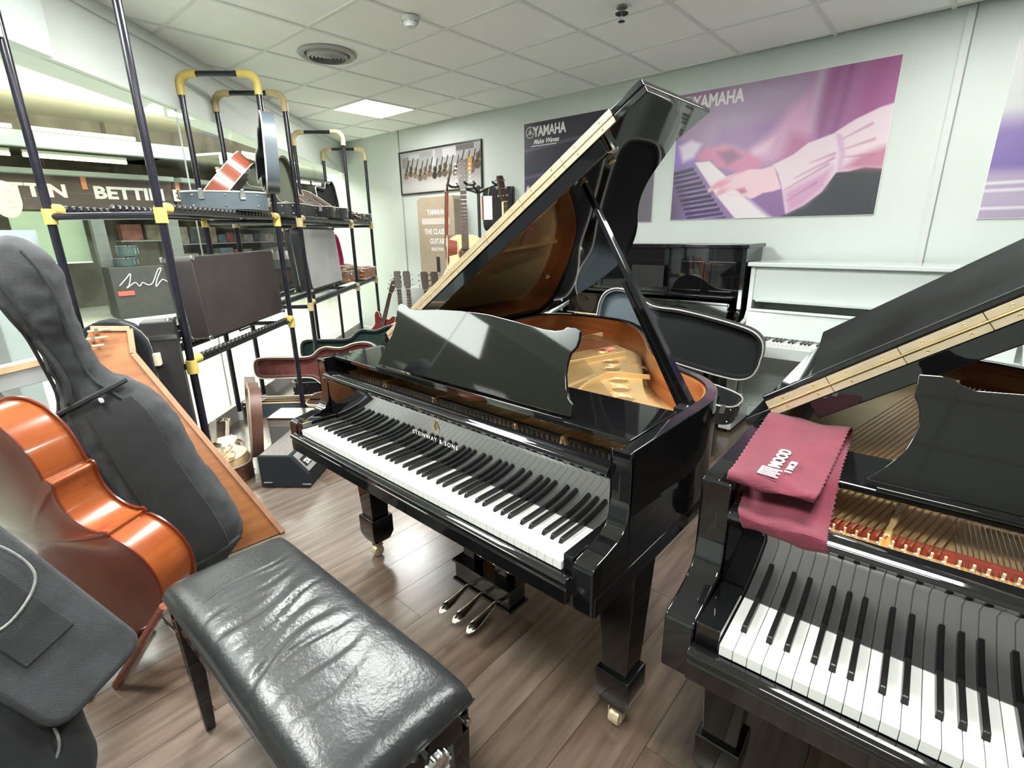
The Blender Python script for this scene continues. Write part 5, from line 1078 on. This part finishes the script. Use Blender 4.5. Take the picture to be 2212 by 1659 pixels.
MB().tube(catmull([Vector(p)-OG2 for p in [(2.44, -1.98, .50), (2.49, -1.94, .40), (2.52, -1.93, .30), (2.50, -1.98, .22), (2.46, -2.04, .2)]], 8, False), .0032, 8).build('cord', CORD, g2, smooth=True)
rail = thing('display_rail', 'grey rail with a pale wooden top at the left edge behind the cello', 'rail', mw=basis((1.14, -1.98, .83), (-.12, .62, .10), (-.98, -.15, 0), (0, 0, 1)))
MB().box(-.15, .45, 0, .03, 0, .07).build('grey_board', LGREY, rail, bevel=.003); MB().box(-.15, .45, -.006, .036, .07, .10).build('wood_cap', LWOOD, rail, bevel=.003)
MB().box(-.15, -.10, .0, .03, -.8, 0).build('post', LGREY, rail)
wc = mallbox('white_cabinet', 'white cabinet standing outside the window at the left edge', 'cabinet', basis(SD(-1.35, -.9, .004), -U, (-.730, -.683, 0), (0, 0, 1)), .0, 0, 0, .9, .4, 1.35, mat('cabinet_white', (.62, .66, .66), .4, var=.02))
for x in (.15, .45): MB().box(x, x+.26, -.012, 0, .1, 1.25).build('door', LGREY, wc, bevel=.004)

# ------------------------------------------------------------ piano bench
be = thing('piano_bench', 'black piano bench with creased leather cushion in the foreground', 'bench', (2.845, -1.49, 0))
hx, hy = .438, .168
folds = [(-.26, .9), (-.19, .8), (-.12, 1.2), (-.055, 1.4), (.0, 1.0), (.05, 1.35), (.10, .8), (.16, .5), (.22, .3)]
def cush(i, j):
    x = -hx+2*hx*i; y = -hy+2*hy*j
    ex = 1-abs(2*i-1)**14; ey = 1-abs(2*j-1)**9; z = .475+.056*(ex*ey)**.35+.016*(1-(2*i-1)**2)*(1-(2*j-1)**2)
    dz = 0
    for k, (c, s) in enumerate(folds):
        cc = c+.030*math.sin(3.2*y/hy*1.0+k)*.6-.04*(y/hy); w_ = .0075+.003*(k % 3); d = (x-cc)/w_; env = math.exp(-((y+.02*((k % 3)-1)+.03)/(.10+.02*(k % 2)))**4)
        dz += -s*.0042*env*math.exp(-d*d)+s*.0032*env*math.exp(-((d-1.9)/1.3)**2)
    q = Vector((x*9, y*9, 0)); dz += .0016*noise.noise(q)+.0010*noise.noise(q*3.1)*(1 if x > 0 else .4)
    f = 1+.004*ex
    return (x*f, y*f, z+dz*(ex*ey)**.3)
def cush2(i, j):
    # parameter spacing concentrated at the rims
    g = lambda u: .5-.5*math.copysign(abs(math.cos(PI*u))**.8, math.cos(PI*u)); return cush(g(i), g(j))
MB().grid(cush2, 220, 70).build('cushion', LEATH, be, smooth=True)
MB().box(-hx-.002, hx+.002, -hy-.002, hy+.002, .468, .477).build('cushion_base', LEATH, be, bevel=.003)
MB().tube([(a, b, .474) for a, b in ((-hx, -hy), (hx, -hy), (hx, hy), (-hx, hy), (-hx, -hy))], .0045, 6).build('piping', LEATH, be, smooth=True)
fr = MB(); fr.box(-hx+.01, hx-.01, -hy+.008, -hy+.028, .392, .462); fr.box(-hx+.01, hx-.01, hy-.028, hy-.008, .392, .462); fr.box(-hx+.01, -hx+.03, -hy+.01, hy-.01, .392, .462); fr.box(hx-.03, hx-.01, -hy+.01, hy-.01, .392, .462)
fr.build('apron', BLK, be, bevel=.002)
MB().box(-hx+.002, hx-.002, -hy, hy, .460, .468).build('top_rail', BLK, be, bevel=.003)
for a in (-1, 1):
    for b in (-1, 1):
        x, y = a*(hx-.035), b*(hy-.028)
        MB().loft([[Vector((x+a*o+p*h, y+q*h, z)) for p, q in ((-1, -1), (1, -1), (1, 1), (-1, 1))] for z, h, o in ((0, .013, .008), (.05, .015, .006), (.392, .024, 0), (.46, .024, 0))]).build('leg', BLK, be, bevel=.003)
for a in (-1, 1):
    kb = MB()
    kb.lathe([(.008, 0), (.008, .018), (.027, .020), (.030, .026), (.030, .034), (.026, .040), (.010, .043)], (a*(hx-.01), .045, .43), 18, Matrix.Rotation(a*PI/2, 3, 'Y'))
    kb.build('height_knob', CHROME, be, smooth=True)
    for k in range(10):
        an = k*PI/5; MB().lathe([(.005, 0), (.005, .012), (.002, .015)], (a*(hx+.018), .045+.028*math.cos(an), .43+.028*math.sin(an)), 8, Matrix.Rotation(a*PI/2, 3, 'Y')).build('knob_lobe', CHROME, be, smooth=True)
MB().tube([(hx-.012, .14, .445), (hx+.014, .14, .445)], .008, 10).build('hinge_bolt', CHROME, be, smooth=True)
